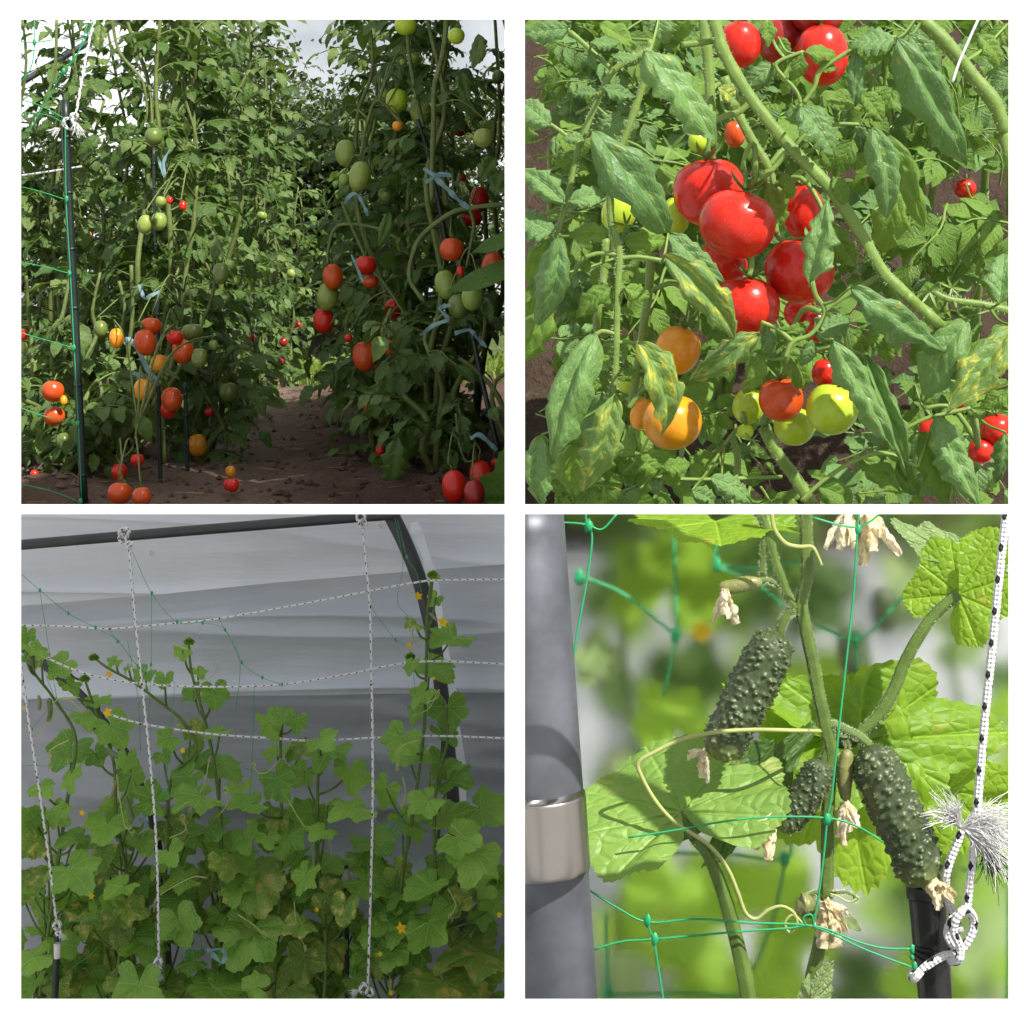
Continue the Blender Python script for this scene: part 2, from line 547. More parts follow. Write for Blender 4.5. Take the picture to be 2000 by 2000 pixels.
def film_mat(name, col, clear, rough=0.35, gloss=0.25, through=0.5):
    """polythene: part clear, part milky, slightly shiny"""
    t = NT(name)
    tco = t.n('TexCoord')
    mp = t.n('Mapping')
    mp.inputs['Scale'].default_value = (1.2, 1, 9)
    t.l(tco.outputs['Object'], mp.inputs['Vector'])
    n1 = t.noise(2.4, 6, 0.6, mp.outputs[0])
    n2 = t.noise(5, 5, 0.65, tco.outputs['Object'])
    n3 = t.noise(160, 2, 0.6, tco.outputs['Object'])
    h = t.math('ADD', n1, t.math('MULTIPLY', n2, 0.4))
    nrm = t.bump(h, 0.35, 0.03)
    d = t.n('BsdfDiffuse')
    tl = t.n('BsdfTranslucent')
    spots = t.math('MULTIPLY', t.ramp(n3, 0.68, 0.74), t.ramp(n2, 0.45, 0.62))
    cc = t.mix(t.math('MULTIPLY', spots, 0.6), col, tuple(min(1, c * 1.6) for c in col))
    t.l(cc, d.inputs[0])
    t.l(cc, tl.inputs[0])
    t.l(nrm, d.inputs['Normal'])
    m1 = t.n('MixShader')
    m1.inputs[0].default_value = through
    t.l(d.outputs[0], m1.inputs[1])
    t.l(tl.outputs[0], m1.inputs[2])
    tp = t.n('BsdfTransparent')
    m2 = t.n('MixShader')
    t.l(t.math('MULTIPLY', t.ramp(h, 0.45, 1.1, (1.25,) * 3, (0.75,) * 3), clear), m2.inputs[0])
    t.l(m1.outputs[0], m2.inputs[1])
    t.l(tp.outputs[0], m2.inputs[2])
    g = t.n('BsdfGlossy')
    g.inputs['Roughness'].default_value = rough
    t.l(nrm, g.inputs['Normal'])
    lw = t.n('Fresnel')
    lw.inputs[0].default_value = 1.35
    m3 = t.n('MixShader')
    t.l(t.math('ADD', t.math('MULTIPLY', lw.outputs[0], gloss), 0.04), m3.inputs[0])
    t.l(m2.outputs[0], m3.inputs[1])
    t.l(g.outputs[0], m3.inputs[2])
    return t.done(m3.outputs[0])


M['film'] = film_mat('milky polythene', (0.72, 0.77, 0.86), 0.2, gloss=.6, through=.3)
M['film_low'] = film_mat('thin clear polythene', (0.60, 0.64, 0.72), 0.33, gloss=.6, through=.3)
M['film_diffuser'] = film_mat('added light diffuser', (0.95, 0.95, 0.95), 0.06, through=.85)  # milky sheet added to spread sunlight into the lower left view
M['film_w'] = film_mat('white polythene', (0.86, 0.90, 0.97), 0.10, gloss=.5)


def frost_mat():  # rough refraction of the added sheet, stands in for lens blur
    t = NT('hazy blur')
    r = t.n('BsdfRefraction')
    r.inputs['Color'].default_value = (0.98, 0.99, 0.98, 1)
    r.inputs['Roughness'].default_value = 0.36
    r.inputs['IOR'].default_value = 1.25
    return t.done(r.outputs[0])


M['frost'] = frost_mat()

# ------------------------------------------------------------------ leaf shapes


def prof(v):
    return (v ** 0.5) * ((1 - v) ** 0.92) / 0.398


def leaflet(mb, m, W, ns=10, nw=3, lob=0.12, teeth=5, fold=0.25, curl=0.5, wave=0.05, seed=0, roll=0.0, bend=0.0):
    rnd = random.Random(seed)
    ph = rnd.random() * 6
    po = (rnd.random(), rnd.random())
    vs, uv, fs = [], [], []
    x = z = 0.0
    for i in range(ns + 1):
        v = i / ns
        if i:
            a = curl * (v - 0.5 / ns) ** 1.2
            x += math.cos(a) / ns
            z -= math.sin(a) / ns
        w0 = W / 2 * max(prof(v), 0.012)
        for j in range(-nw, nw + 1):
            s = j / nw
            tt = (v * teeth + po[j > 0]) % 1.0
            lo = (1 - tt) if tt > .25 else .75 + tt           # forward-pointing lobes
            e = 1 + lob * (2.2 * lo - 1.2) * abs(s) ** 1.5 * (1 - v * .5)
            w = w0 * e
            y = s * w + bend * v * v
            dx = .30 * w * abs(s) * (1 - v)
            zz = z + fold * abs(s) * w0 - 0.5 * fold * s * s * w0 + wave * math.sin(v * 11 + ph + (2 if s > 0 else 0)) * s * s * W
            if roll:
                zz += -roll * w0 * abs(s) ** 3 * .7 + .03 * mnoise.noise(Vector((v * 5 + seed, s * 2.5, seed * 1.3)))
                y -= s * w * .18 * roll * abs(s) ** 2
                qv = (v * 6.0 - abs(s) * 1.5 * (1 - .4 * v)) % 1.0
                zz += .009 * (math.sin(math.pi * qv) - .5) * (1 - abs(s) ** 4) * min(1, v * 6) * min(1, (1 - v) * 4) - .012 * max(0, 1 - abs(s) * 5)
            vs.append(m @ Vector((x + dx, y, zz)))
            uv.append((0.5 + 0.5 * s, v))
    q = 2 * nw + 1
    for i in range(ns):
        for j in range(q - 1):
            fs.append((i * q + j, (i + 1) * q + j, (i + 1) * q + j + 1, i * q + j + 1))
    mb.add(vs, fs, uv)


def make_leaflets(mat, n, key, fine=True):
    out = []
    for k in range(n):
        r = random.Random(key * 100 + k)
        mb = MB()
        leaflet(mb, Matrix.Identity(4), 0.56, 44 if fine else 10, 6 if fine else 2, r.uniform(.12, .30), r.choice([3, 4, 5]),
                r.uniform(.3, .9), r.uniform(.2, 1.4), r.uniform(.05, .13), k + key, r.uniform(.4, 1.2), r.uniform(-.16, .16))
        out.append(mb.mesh('leaf', mat))
    return out


def compound(mat, stem_mat, seed, npair=3, fine=False):
    """a whole tomato leaf about 1 long: rachis along +X and its leaflets"""
    r = random.Random(seed)
    mb = MB()
    droop = r.uniform(0.5, 1.1)
    pts = []
    x = z = 0
    n = 9
    for i in range(n + 1):
        pts.append(Vector((x, 0.03 * math.sin(i * .8 + seed), z)))
        a = -0.35 + droop * (i / n) ** 1.1 * 1.5
        x += math.cos(a) * .09
        z -= math.sin(a) * .09
    tube(mb, pts, [0.016, 0.007], 4, 0, False, 1)

    def lf(p, dirv, nrm, L, W):
        m = frame_m(p, dirv, nrm, L)
        leaflet(mb, m, W, 8 if not fine else 12, 2, r.uniform(.08, .22), r.choice([4, 5]), r.uniform(.2, .5), r.uniform(.4, 1.1), r.uniform(.03, .08), r.randint(0, 999))
    for k in range(npair):
        i = int(3 + k * (n - 3.5) / npair)
        t = (pts[i + 1] - pts[i]).normalized()
        for s in (-1, 1):
            L = r.uniform(.24, .36) * (1 - .08 * abs(k - 1))
            d = t * .55 + Vector((0, s, -.25)) + Vector((r.uniform(-.2, .2), 0, r.uniform(-.25, .2)))
            lf(pts[i] + Vector((0, s * .02, 0)), d, Vector((r.uniform(-.3, .3), r.uniform(-.3, .3), 1)), L, r.uniform(.5, .66))
            if r.random() < .6:
                lf(pts[min(i + 1, n)], t * .3 + Vector((0, s, -.1)), Vector((0, 0, 1)), L * .4, .7)
    t = (pts[n] - pts[n - 1]).normalized()
    lf(pts[n], t, Vector((0, r.uniform(-.4, .4), 1)), r.uniform(.34, .44), .56)
    return mb.mesh('leaf', [mat, stem_mat])


def palmate(mat, seed, fold=0.1, cup=0.15, wavy=0.06, na=72, nr=9, angular=1.0, teeth=.02):
    """cucumber leaf: petiole joins at the origin, tip at +X = 1"""
    r = random.Random(seed)
    lobes = [(0, 1.0, 24), (60, .86 * r.uniform(.93, 1.07), 23), (-60, .86 * r.uniform(.93, 1.07), 23), (122, .76, 28), (-122, .76, 28), (158, .64, 16), (-158, .64, 16)]
    ph = [r.random() * 6 for _ in range(4)]
    vs, uv, fs = [Vector((0, 0, 0))], [(0.35, 0.5)], []
    A = R(168)
    for i in range(1, nr + 1):
        f = i / nr
        for j in range(na + 1):
            th = -A + 2 * A * j / na
            dg = math.degrees(th)
            rad = 0.66 if abs(dg) < 150 else .5
            for a, l, wd in lobes:
                x = (dg - a) / wd
                rad = max(rad, l * (1 - .20 * angular * abs(x) ** 1.3) if abs(x) < 1.7 else 0)
            if abs(dg) > 150:
                rad *= 1 - .5 * (abs(dg) - 150) / 18
            if i == nr:
                rad *= 1 + teeth * (1 if j % 2 else -1) * (.5 + r.random())
            rr = rad * f
            x, y = rr * math.cos(th), rr * math.sin(th)
            zz = fold * abs(y) - cup * (x * x * .8 + y * y * .5) * 1.1
            zz += wavy * f * f * (math.sin(th * 4 + ph[0]) + .6 * math.sin(th * 7 + ph[1]) + .35 * math.sin(th * 13 + ph[2]))
            d42 = (dg / 42) - round(dg / 42)
            zz -= .03 * (1 - min(1, abs(d42) * 6)) * (1 - f * .7)
            vs.append(Vector((x, y, zz)))
            uv.append((0.35 + .5 * x, 0.5 + .5 * y))
    w = na + 1
    for j in range(na):
        fs.append((0, 1 + j, 2 + j))
    for i in range(nr - 1):
        for j in range(na):
            a = 1 + i * w + j
            fs.append((a, a + w, a + w + 1, a + 1))
    mb = MB()
    mb.add(vs, fs, uv)
    return mb.mesh('leaf', mat)


# ------------------------------------------------------------------ fruit
def tomato_mesh(mat, elong, seed):
    r = random.Random(seed)
    ph = r.random() * 6
    mb = MB()
    vs, fs, uv = [], [], []
    nu, nv = 28, 18
    for i in range(nv + 1):
        th = math.pi * i / nv
        for j in range(nu + 1):
            a = 2 * math.pi * j / nu
            rr = math.sin(th) ** .93
            z = math.cos(th)
            k = 1 + .010 * math.cos(5 * a + ph) * max(0, z) + .012 * math.cos(2 * a + ph)
            zz = z * elong
            if z > .55:
                zz -= .11 * ((z - .55) / .45) ** 2 * (1 + .2 * math.cos(5 * a + ph))
            vs.append((rr * k * math.cos(a), rr * k * math.sin(a), zz))
            uv.append((j / nu, i / nv))
    for i in range(nv):
        for j in range(nu):
            a = i * (nu + 1) + j
            fs.append((a, a + nu + 1, a + nu + 2, a + 1))
    mb.add(vs, fs, uv)
    return mb.mesh('tomato', mat)


def calyx_mesh(seed, elong):
    r = random.Random(seed)
    mb = MB()
    top = elong - .10
    for k in range(5 + seed % 2):
        a = k * 2 * math.pi / (5 + seed % 2) + r.uniform(-.25, .25)
        up = r.uniform(-.15, .75)
        L = r.uniform(.6, .9)
        d = Vector((math.cos(a), math.sin(a), .35))
        m = frame_m(Vector((0, 0, top + .03)), d, Vector((0, 0, 1)), L)
        leaflet(mb, m, .24, 8, 1, 0, 1, .3, -up * 1.6, .02, k)
    tube(mb, [(0, 0, top - .02), (.03, .02, top + .2), (.10, .05, top + .45), (.22, .1, top + .7)], [.075, .06], 6, 4)
    return mb.mesh('calyx', M['calyx'])


TM, CM = {}, {}


def tomato(parent, q, zx, zy, rx, ry, col, d, seed, axis=None, cal=True):
    r = random.Random(seed * 7 + 1)
    el = max(.86, min(1.45, ry / rx))
    ek = round(el * 10) / 10
    key = (col, ek, seed % 2)
    if key not in TM:
        TM[key] = tomato_mesh(M[col], ek, seed % 2)
    ck = (ek, seed % 3)
    if ck not in CM:
        CM[ck] = calyx_mesh(seed % 3, ek)
    c = at(q, zx, zy, d)
    rad = sz(rx, d)
    ax = Vector(axis) if axis else Vector((r.uniform(-.25, .25), r.uniform(.1, .35), 1))
    m = Matrix.Translation(c) @ ax.to_track_quat('Z', 'Y').to_matrix().to_4x4() @ Matrix.Rotation(r.uniform(0, 6), 4, 'Z') @ Matrix.Diagonal((rad, rad, rad * el / ek, 1))
    o = link('tomato', TM[key], parent, m)
    if cal:
        link('calyx', CM[ck], o, m)
    return o


def stalk(parent, fo, cloud, rad, mat, far):
    m = MW[fo.name]
    top = m @ Vector((.2, .1, fo.data.vertices[0].co.z + .55))
    up = (m.to_3x3() @ Vector((0, 0, 1)))
    b, dist = nearest(top + Vector((0, .02, .06 if far > .2 else .02)), cloud)
    if dist > far: return
    mb = MB()
    mid = top.lerp(b, .5) + up * .6 + Vector((0, 0, dist * .18))
    tube(mb, [top, top + up * .5, mid, b], [rad * .9, rad, rad * 1.4], 6, 4)
    part('stalk', mb, M[mat], parent)


def cucumber(parent, pts, rad, warts, seed, name='cucumber', mat='cuke', nu=84, nv=150, hgt=.17):
    r = random.Random(seed)
    ps = catmull(pts, max(3, nv // (len(pts) - 1)))
    nv = len(ps)
    fr = frames(ps)
    L = [0]
    for i in range(1, nv):
        L.append(L[-1] + (ps[i] - ps[i - 1]).length)
    tot = L[-1]
    prm = []
    W = []
    n = warts
    for k in range(n):
        W.append(((k + .5) / n * .97 + .015 + r.uniform(-.012, .012), (k * 2.39996 + r.uniform(-.7, .7)) % (2 * math.pi), r.uniform(.3, 1.35)))
    W = np.array(W) if n else np.zeros((0, 3))
    r0 = max(rad)
    vs, cs, uv, fs = [], [], [], []
    for i in range(nv):
        t = L[i] / tot
        k = t * (len(rad) - 1)
        a = min(int(k), len(rad) - 2)
        rr = rad[a] + (rad[a + 1] - rad[a]) * (k - a)
        e0, e1 = L[i], tot - L[i]
        ce = r0 * 1.0
        for e in (e0, e1):
            if e < ce:
                rr *= math.sqrt(max(0.0, 1 - ((ce - e) / ce) ** 2)) * .97 + .03
        ang = np.linspace(0, 2 * math.pi, nu + 1)
        h = np.zeros(nu + 1)
        if n:
            da = (ang[:, None] - W[None, :, 1] + math.pi) % (2 * math.pi) - math.pi
            dd = ((da * max(rr, r0 * .3)) ** 2 + ((t - W[None, :, 0]) * tot) ** 2) / (r0 * .105) ** 2
            h = (np.exp(-dd * 1.1) * W[None, :, 2]).max(axis=1)
        for j in range(nu + 1):
            an = ang[j]
            q = rr * (1 + .02 * math.cos(3 * an + t * 2)) + r0 * hgt * h[j]
            vs.append(ps[i] + (fr[i][1] * math.cos(an) + fr[i][2] * math.sin(an)) * q)
            cs.append(float(h[j]) + .0001)
            uv.append((j / nu, t))
    w = nu + 1
    for i in range(nv - 1):
        for j in range(nu):
            fs.append((i * w + j, i * w + j + 1, (i + 1) * w + j + 1, (i + 1) * w + j))
    mb = MB()
    mb.add(vs, fs, uv, 0, cs)
    o = part(name, mb, M[mat], parent)
    if n > 60:
        hm = MB()
        for tw, aw, sw in W:
            if sw < .6: continue
            i = min(nv - 2, max(1, int(tw * (nv - 1))))
            j = int(aw / (2 * math.pi) * nu) % nu
            p = vs[i * w + j]
            nn_ = (p - ps[i]).normalized()
            hm.add([p - fr[i][0] * .00018, p + fr[i][0] * .00018, p + nn_ * r0 * .09 + fr[i][0] * r.uniform(-.0006, .0006)], [(0, 1, 2)])
        part('spines', hm, M['hair'], o)['kind'] = 'stuff'
    return o


def cuke_mat(name, ca, cb, tip):
    t = NT(name)
    uvn = t.n('UVMap')
    sp = t.n('SeparateXYZ')
    t.l(uvn.outputs[0], sp.inputs[0])
    tco = t.n('TexCoord')
    a = t.n('Attribute', attribute_name='wart')
    n1 = t.noise(55, 3, 0.6, tco.outputs['Object'])
    n2 = t.noise(420, 3, 0.6, tco.outputs['Object'])
    c = t.mix(t.ramp(n1, .3, .7), ca, cb)
    c = t.mix(t.math('MULTIPLY', t.ramp(n2, .5, .75), .28), c, (0.20, 0.25, 0.15))
    v = sp.outputs[1]
    c = t.mix(t.math('MULTIPLY', t.ramp(v, .80, 1.0), .75), c, tip)
    c = t.mix(t.math('MULTIPLY', t.ramp(a.outputs['Fac'], .7, 1.0), .4), c, (0.22, 0.26, 0.09))
    return t.done(t.bsdf(c, .42, .4, 0, t.bump(n2, .12, .001)))


M['cuke'] = cuke_mat('cucumber skin', (0.028, 0.046, 0.016), (0.050, 0.070, 0.026), (0.17, 0.21, 0.06))
M['cuke_small'] = cuke_mat('small cucumber skin', (0.06, 0.11, 0.03), (0.09, 0.14, 0.04), (0.2, 0.22, 0.07))
M['ovary'] = cuke_mat('young cucumber skin', (0.14, 0.16, 0.05), (0.20, 0.20, 0.07), (0.24, 0.24, 0.09))


def wilted(parent, p, d, size, seed, n=5, name='wilted_flower'):
    r = random.Random(seed)
    mb = MB()
    d = d.normalized()
    for k in range(n):
        side = d.orthogonal().normalized()
        side.rotate(Matrix.Rotation(k * 6.283 / n + r.uniform(-.4, .4), 3, d))
        X = (d + side * r.uniform(.25, .9)).normalized()
        L = size * r.uniform(.7, 1.15)
        wd = size * r.uniform(.26, .46)
        nrm = X.cross(side).cross(X) if False else side
        Y = X.cross(nrm).normalized()
        N = Y.cross(X)
        ph, tw = r.random() * 6, r.uniform(-1.6, 1.6)
        vs, uv, fs = [], [], []
        ns, nw = 18, 9
        bend = r.uniform(-.9, .9)
        for i in range(ns + 1):
            v = i / ns
            w = wd * (math.sin(math.pi * min(v * .86 + .1, 1)) ** .7)
            c = p + X * (L * v) + N * (bend * L * .35 * v * v) + Vector((0, 0, -1)) * (L * .35 * v * v)
            ca, sa = math.cos(tw * v), math.sin(tw * v)
            for j in range(nw + 1):
                s = j / nw * 2 - 1
                h = .34 * wd * math.sin(s * 5 + ph + v * 3) + .2 * wd * math.sin(s * 11 + v * 14 + ph) + .2 * wd * mnoise.noise(Vector((s * 3, v * 6, ph)))
                vs.append(c + (Y * ca + N * sa) * (s * w * .5) + (N * ca - Y * sa) * h)
                uv.append((j / nw, v))
        for i in range(ns):
            for j in range(nw):
                a = i * (nw + 1) + j
                fs.append((a, a + 1, a + nw + 2, a + nw + 1))
        mb.add(vs, fs, uv)
    return part(name, mb, M['wilt'], parent)


def flower_mesh():
    mb = MB()
    for k in range(5):
        a = k * 2 * math.pi / 5
        m = frame_m(Vector((0, 0, 0)), Vector((math.cos(a), math.sin(a), .35)), Vector((0, 0, 1)), 1.0)
        leaflet(mb, m, .62, 8, 2, .03, 3, .25, .7, .05, k)
    return mb.mesh('flower', M['petal'])


FLOWER = flower_mesh()


def flower(parent, q, zx, zy, size, d, seed):
    r = random.Random(seed)
    n = Vector((r.uniform(-.5, .5), -1, r.uniform(-.1, .5)))
    m = Matrix.Translation(at(q, zx, zy, d)) @ n.to_track_quat('Z', 'Y').to_matrix().to_4x4() @ Matrix.Rotation(r.uniform(0, 6), 4, 'Z') @ Matrix.Scale(sz(size, d), 4)
    return link('flower', FLOWER, parent, m)


def line(q, pts, d):
    """points (x, y[, d]) of one view read as places in the garden"""
    return [at(q, p[0], max(p[1], -6) if q == 'BR' else p[1], p[2] if len(p) > 2 else d) for p in pts]


def nearest(p, cloud):
    b, bd = None, 1e9
    for c in cloud:
        k = (c - p).length_squared
        if k < bd:
            bd, b = k, c
    return b, math.sqrt(bd)


def strip(mb, pts, w, seed=0, smooth=6):
    ps = catmull(pts, smooth)
    r = random.Random(seed)
    ph = r.random() * 6
    vs, fs, uv = [], [], []
    for i, p in enumerate(ps):
        t = (ps[min(i + 1, len(ps) - 1)] - ps[max(0, i - 1)]).normalized()
        side = t.cross(Vector((.9 * math.sin(i * .55 + ph), -.75, .9 * math.sin(i * .42 + ph * 2)))).normalized()
        for s in (-1, 1):
            vs.append(p + side * w * .5 * s)
            uv.append((s * .5 + .5, i / len(ps)))
    for i in range(len(ps) - 1):
        fs.append((2 * i, 2 * i + 1, 2 * i + 3, 2 * i + 2))
    mb.add(vs, fs, uv)


def knotblob(mb, p, r, seed):
    """little welded lump where net cords cross"""
    rnd = random.Random(seed)
    vs, fs = [], []
    n = 8
    for i in range(5):
        th = math.pi * i / 4
        for j in range(n):
            a = 2 * math.pi * j / n
            k = r * (1 + rnd.uniform(-.2, .3))
            vs.append(p + Vector((math.sin(th) * math.cos(a) * k * .72, math.sin(th) * math.sin(a) * k * .5, math.cos(th) * k * 1.1)))
    for i in range(4):
        for j in range(n):
            fs.append((i * n + j, i * n + (j + 1) % n, (i + 1) * n + (j + 1) % n, (i + 1) * n + j))
    mb.add(vs, fs)


def fray(parent, p, d, L, n, seed, mat, spread=.7, rad=.0006, name='frayed_end'):
    r = random.Random(seed)
    mb = MB()
    d = d.normalized()
    for k in range(n):
        a = d + Vector((r.uniform(-1, 1), r.uniform(-1, 1), r.uniform(-1, 1))) * spread
        a.normalize()
        l = L * r.uniform(.5, 1.1)
        b = Vector((r.uniform(-1, 1), r.uniform(-1, 1), r.uniform(-1.4, .3))) * l * .32
        w_ = Vector((r.uniform(-1, 1), r.uniform(-1, 1), r.uniform(-1, 1))) * l * .035
        tube(mb, [p, p + a * l * .33 + w_, p + a * l * .66 + b * .35 - w_, p + a * l * .9 + b], [rad, rad * .6], 3, 4, False)
    return part(name, mb, M[mat], parent)

# ================================================================== THE SETTING
TZ = H - 0.50          # upper garden level


def grid_sheet(name, x0, x1, y0, y1, nx, ny, zf, mat, label=None):
    mb = MB()
    vs = []
    for i in range(ny + 1):
        for j in range(nx + 1):
            x = x0 + (x1 - x0) * j / nx
            y = y0 + (y1 - y0) * i / ny
            vs.append((x, y, zf(x, y)))
    w = nx + 1
    fs = [(i * w + j, i * w + j + 1, (i + 1) * w + j + 1, (i + 1) * w + j) for i in range(ny) for j in range(nx)]
    mb.add(vs, fs)
    o = link(name, mb.mesh(name, mat))
    o['kind'] = 'structure'
    return o


def path_x(y):
    return -0.98 - (y - 5.6) * 0.105


def soil_z(x, y):
    p = Vector((x, y, 0))
    n = mnoise.fractal(p * 2.2, 1, 2, 4) * .022 + mnoise.fractal(p * 9, 1, 2, 3) * .014
    off = abs(x - path_x(y))
    ridge = max(0, min(1, (off - .18) / .25)) * .045
    fade = 1 if y < 14 else max(0, 1 - (y - 14) / 4)
    return TZ + (n * (.5 + min(1, off * 2)) + ridge - .01) * fade - .075 * max(0, min(1, (4.85 - y) / .35))


grid_sheet('garden_soil', -5.0, 0.0, 4.50, 14.0, 170, 300, soil_z, M['soil'])
M['meadow'] = plain('meadow', (0.09, 0.13, 0.035), .9, .1, var=.25, nscale=1.5, bump=.6, bdist=.05)
# a wide sheet of grassland round the worked beds, reaching the horizon
mb = MB()
for (a, b, c, d) in [(-900, -5.0, 4.50, 14.0), (0.0, 900, 4.50, 14.0), (-900, 900, 14.0, 1500)]:
    mb.add([(a, c, TZ - .02), (b, c, TZ - .02), (b, d, TZ - .02), (a, d, TZ - .02)], [(0, 1, 2, 3)])
o = link('meadow', mb.mesh('meadow', M['meadow'])); o['kind'] = 'structure'
mb = MB()
mb.add([(-900, -900, 0), (900, -900, 0), (900, 4.455, 0), (-900, 4.455, 0)], [(0, 1, 2, 3)])
M['yard'] = plain('yard paving', (0.46, 0.45, 0.43), .9, .1, var=.2, nscale=20, bump=.6)
o = link('yard_ground', mb.mesh('yard_ground', M['yard'])); o['kind'] = 'structure'
mb = MB()
box(mb, (-40, 4.46, -.2), (40, 4.498, TZ - .03))
o = link('terrace_wall', mb.mesh('terrace_wall', M['dark_backing'], False)); o['kind'] = 'structure'

# raised bed and soil bank on the right
grid_sheet('planting_bed', 0.02, 1.9, 1.16, 2.42, 60, 40, lambda x, y: 1.0 + mnoise.fractal(Vector((x, y, 3)) * 8, 1, 2, 3) * .02, M['soil_d'])
mb = MB()
box(mb, (0.02, 1.13, 0), (1.9, 1.158, 1.03))
o = link('bed_kerb', mb.mesh('bed_kerb', M['concrete'], False)); o['kind'] = 'structure'


def bank_z(x, y):
    p = Vector((x, y, 7))
    k = (y - 2.42) / 1.3
    return 1.70 + .98 * min(1, k) ** .9 + mnoise.fractal(p * 4, 1, 2, 4) * .03 + mnoise.fractal(p * 16, 1, 2, 3) * .014


grid_sheet('soil_bank', 0.02, 2.4, 2.42, 4.3, 120, 100, bank_z, M['soil_d'])
mb = MB()
box(mb, (0.02, 2.40, .9), (2.4, 2.418, 1.68))
o = link('bank_wall', mb.mesh('bank_wall', M['concrete'], False)); o['kind'] = 'structure'

# added white panel, its bars stand in for the border between the views
D0, D1 = 1.10, 1.112
XS = [(41, 986), (1025, 1970)]
YS = [(38, 985), (1004, 1951)]


def wx(px, d): return (px - 1000) * K * d
def wz(py, d): return H - (py - HOR) * K * d


mb = MB()
xe = [-0.337, wx(41, D0), wx(986, D0), wx(1025, D0), wx(1970, D0), 0.337]
ze = [0.0, wz(1951, D0), wz(1004, D0), wz(985, D0), wz(38, D0), H + .217]
sp_ = 0.0012
xb = [xe[0], wx(41, D1) - sp_, wx(986, D1) + sp_ * .6, wx(1025, D1) - sp_ * .6, wx(1970, D1) + sp_, xe[5]]
zb = [ze[0], wz(1951, D1) - sp_, wz(1004, D1) + sp_ * .5, wz(985, D1) - sp_ * .5, wz(38, D1) + sp_, ze[5]]
for (xx, zz, yy, flip) in ((xe, ze, D0, 0), (xb, zb, D1, 1)):
    vs = [(x, yy, z) for z in zz for x in xx]
    fs = []
    for i in range(5):
        for j in range(5):
            if i in (1, 3) and j in (1, 3): continue
            f = (i * 6 + j, i * 6 + j + 1, (i + 1) * 6 + j + 1, (i + 1) * 6 + j)
            fs.append(f[::-1] if flip else f)
    mb.add(vs, fs)
for i in (1, 3):
    for j in (1, 3):
        F = [(xe[j], D0, ze[i]), (xe[j + 1], D0, ze[i]), (xe[j + 1], D0, ze[i + 1]), (xe[j], D0, ze[i + 1])]
        B = [(xb[j], D1, zb[i]), (xb[j + 1], D1, zb[i]), (xb[j + 1], D1, zb[i + 1]), (xb[j], D1, zb[i + 1])]
        mb.add(F + B, [(a, 4 + a, 4 + (a + 1) % 4, (a + 1) % 4) for a in range(4)])
F = [(xe[0], D0, 0), (xe[5], D0, 0), (xe[5], D0, ze[5]), (xe[0], D0, ze[5])]
B = [(x, D1, z) for x, y, z in F]
mb.add(F + B, [(a, (a + 1) % 4, 4 + (a + 1) % 4, 4 + a) for a in range(4)])
o = link('wall', mb.mesh('wall', M['white'], False)); o['kind'] = 'structure'  # added border panel, not a wall of the garden
# added unseen screen that keeps the sun off the left views
mb = MB()
prof_ = [(4.42, 0.0), (8.5, 0.0), (8.5, H + 1.75), (5.4, H + 1.85), (4.42, H + 1.85)]
mb.add([(x, y, z) for x in (-0.0035, 0.0065) for y, z in prof_], [(0, 1, 2, 3, 4)[::-1], (5, 6, 7, 8, 9)] + [(a, (a + 1) % 5, 5 + (a + 1) % 5, 5 + a) for a in range(5)])
M['shade'] = plain('added sun screen cloth', (0.055, 0.07, 0.055), .9, .1, var=.1, nscale=40, bump=.3)
o = link('added_sun_screen', mb.mesh('added_sun_screen', M['shade'], False)); o['kind'] = 'structure'

# ================================================================== TOP LEFT: rows of plum tomatoes
rng = random.Random(11)
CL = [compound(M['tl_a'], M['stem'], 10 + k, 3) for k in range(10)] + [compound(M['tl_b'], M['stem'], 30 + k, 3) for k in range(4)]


TPC = {}


def tomato_row_plant(x, d, hgt, nleaf, label, seed, spread=.20, stems=3, low=.18, lsize=(.15, .24), group='tomato plants in the shady rows', calm=False):
    r = random.Random(seed)
    z0 = soil_z(x, d) - .01
    t = thing('tomato_plant', label, 'tomato plant', (x, d, z0), group)
    cloud = []
    for s in range(stems):
        a = s * 2.1 + r.random() * 2
        pts = [Vector((x, d, z0))]
        for k in range(1, 7):
            f = k / 6
            sw = spread * .6 * f ** .6
            pts.append(Vector((x + math.cos(a) * sw + r.uniform(-.05, .05), d + math.sin(a) * sw * .8 + r.uniform(-.05, .05), z0 + hgt * f * r.uniform(.94, 1.03))))
        mb = MB()
        ps = tube(mb, pts, [.011, .009, .005], 6, 5)
        part('stem', mb, M['stem'], t)
        cloud += ps
    TPC[t.name] = list(cloud)
    cloud = [p for p in cloud if p.z > z0 + low * hgt]
    for k in range(nleaf):
        p = r.choice(cloud)
        a = r.uniform(0, 2 * math.pi)
        X = Vector((math.cos(a), math.sin(a) * .8 - .15, r.uniform(-.25, .5)))
        if calm and r.random() < .8:
            X.y = abs(X.y) * .8
        N = Vector((r.uniform(-.3, .3), r.uniform(-.7, .1), 1))
        L = r.uniform(*lsize)
        tip = p + X.normalized() * L
        if tip.x > -.05 or (calm and tip.y < d - .30): continue
        link('leaf', r.choice(CL), t, frame_m(p, X, N, L))
    return t


def lrow(d): return -1.16 - (d - 5.8) * .067
def rrow(d): return -.30 - (d - 5.5) * .137


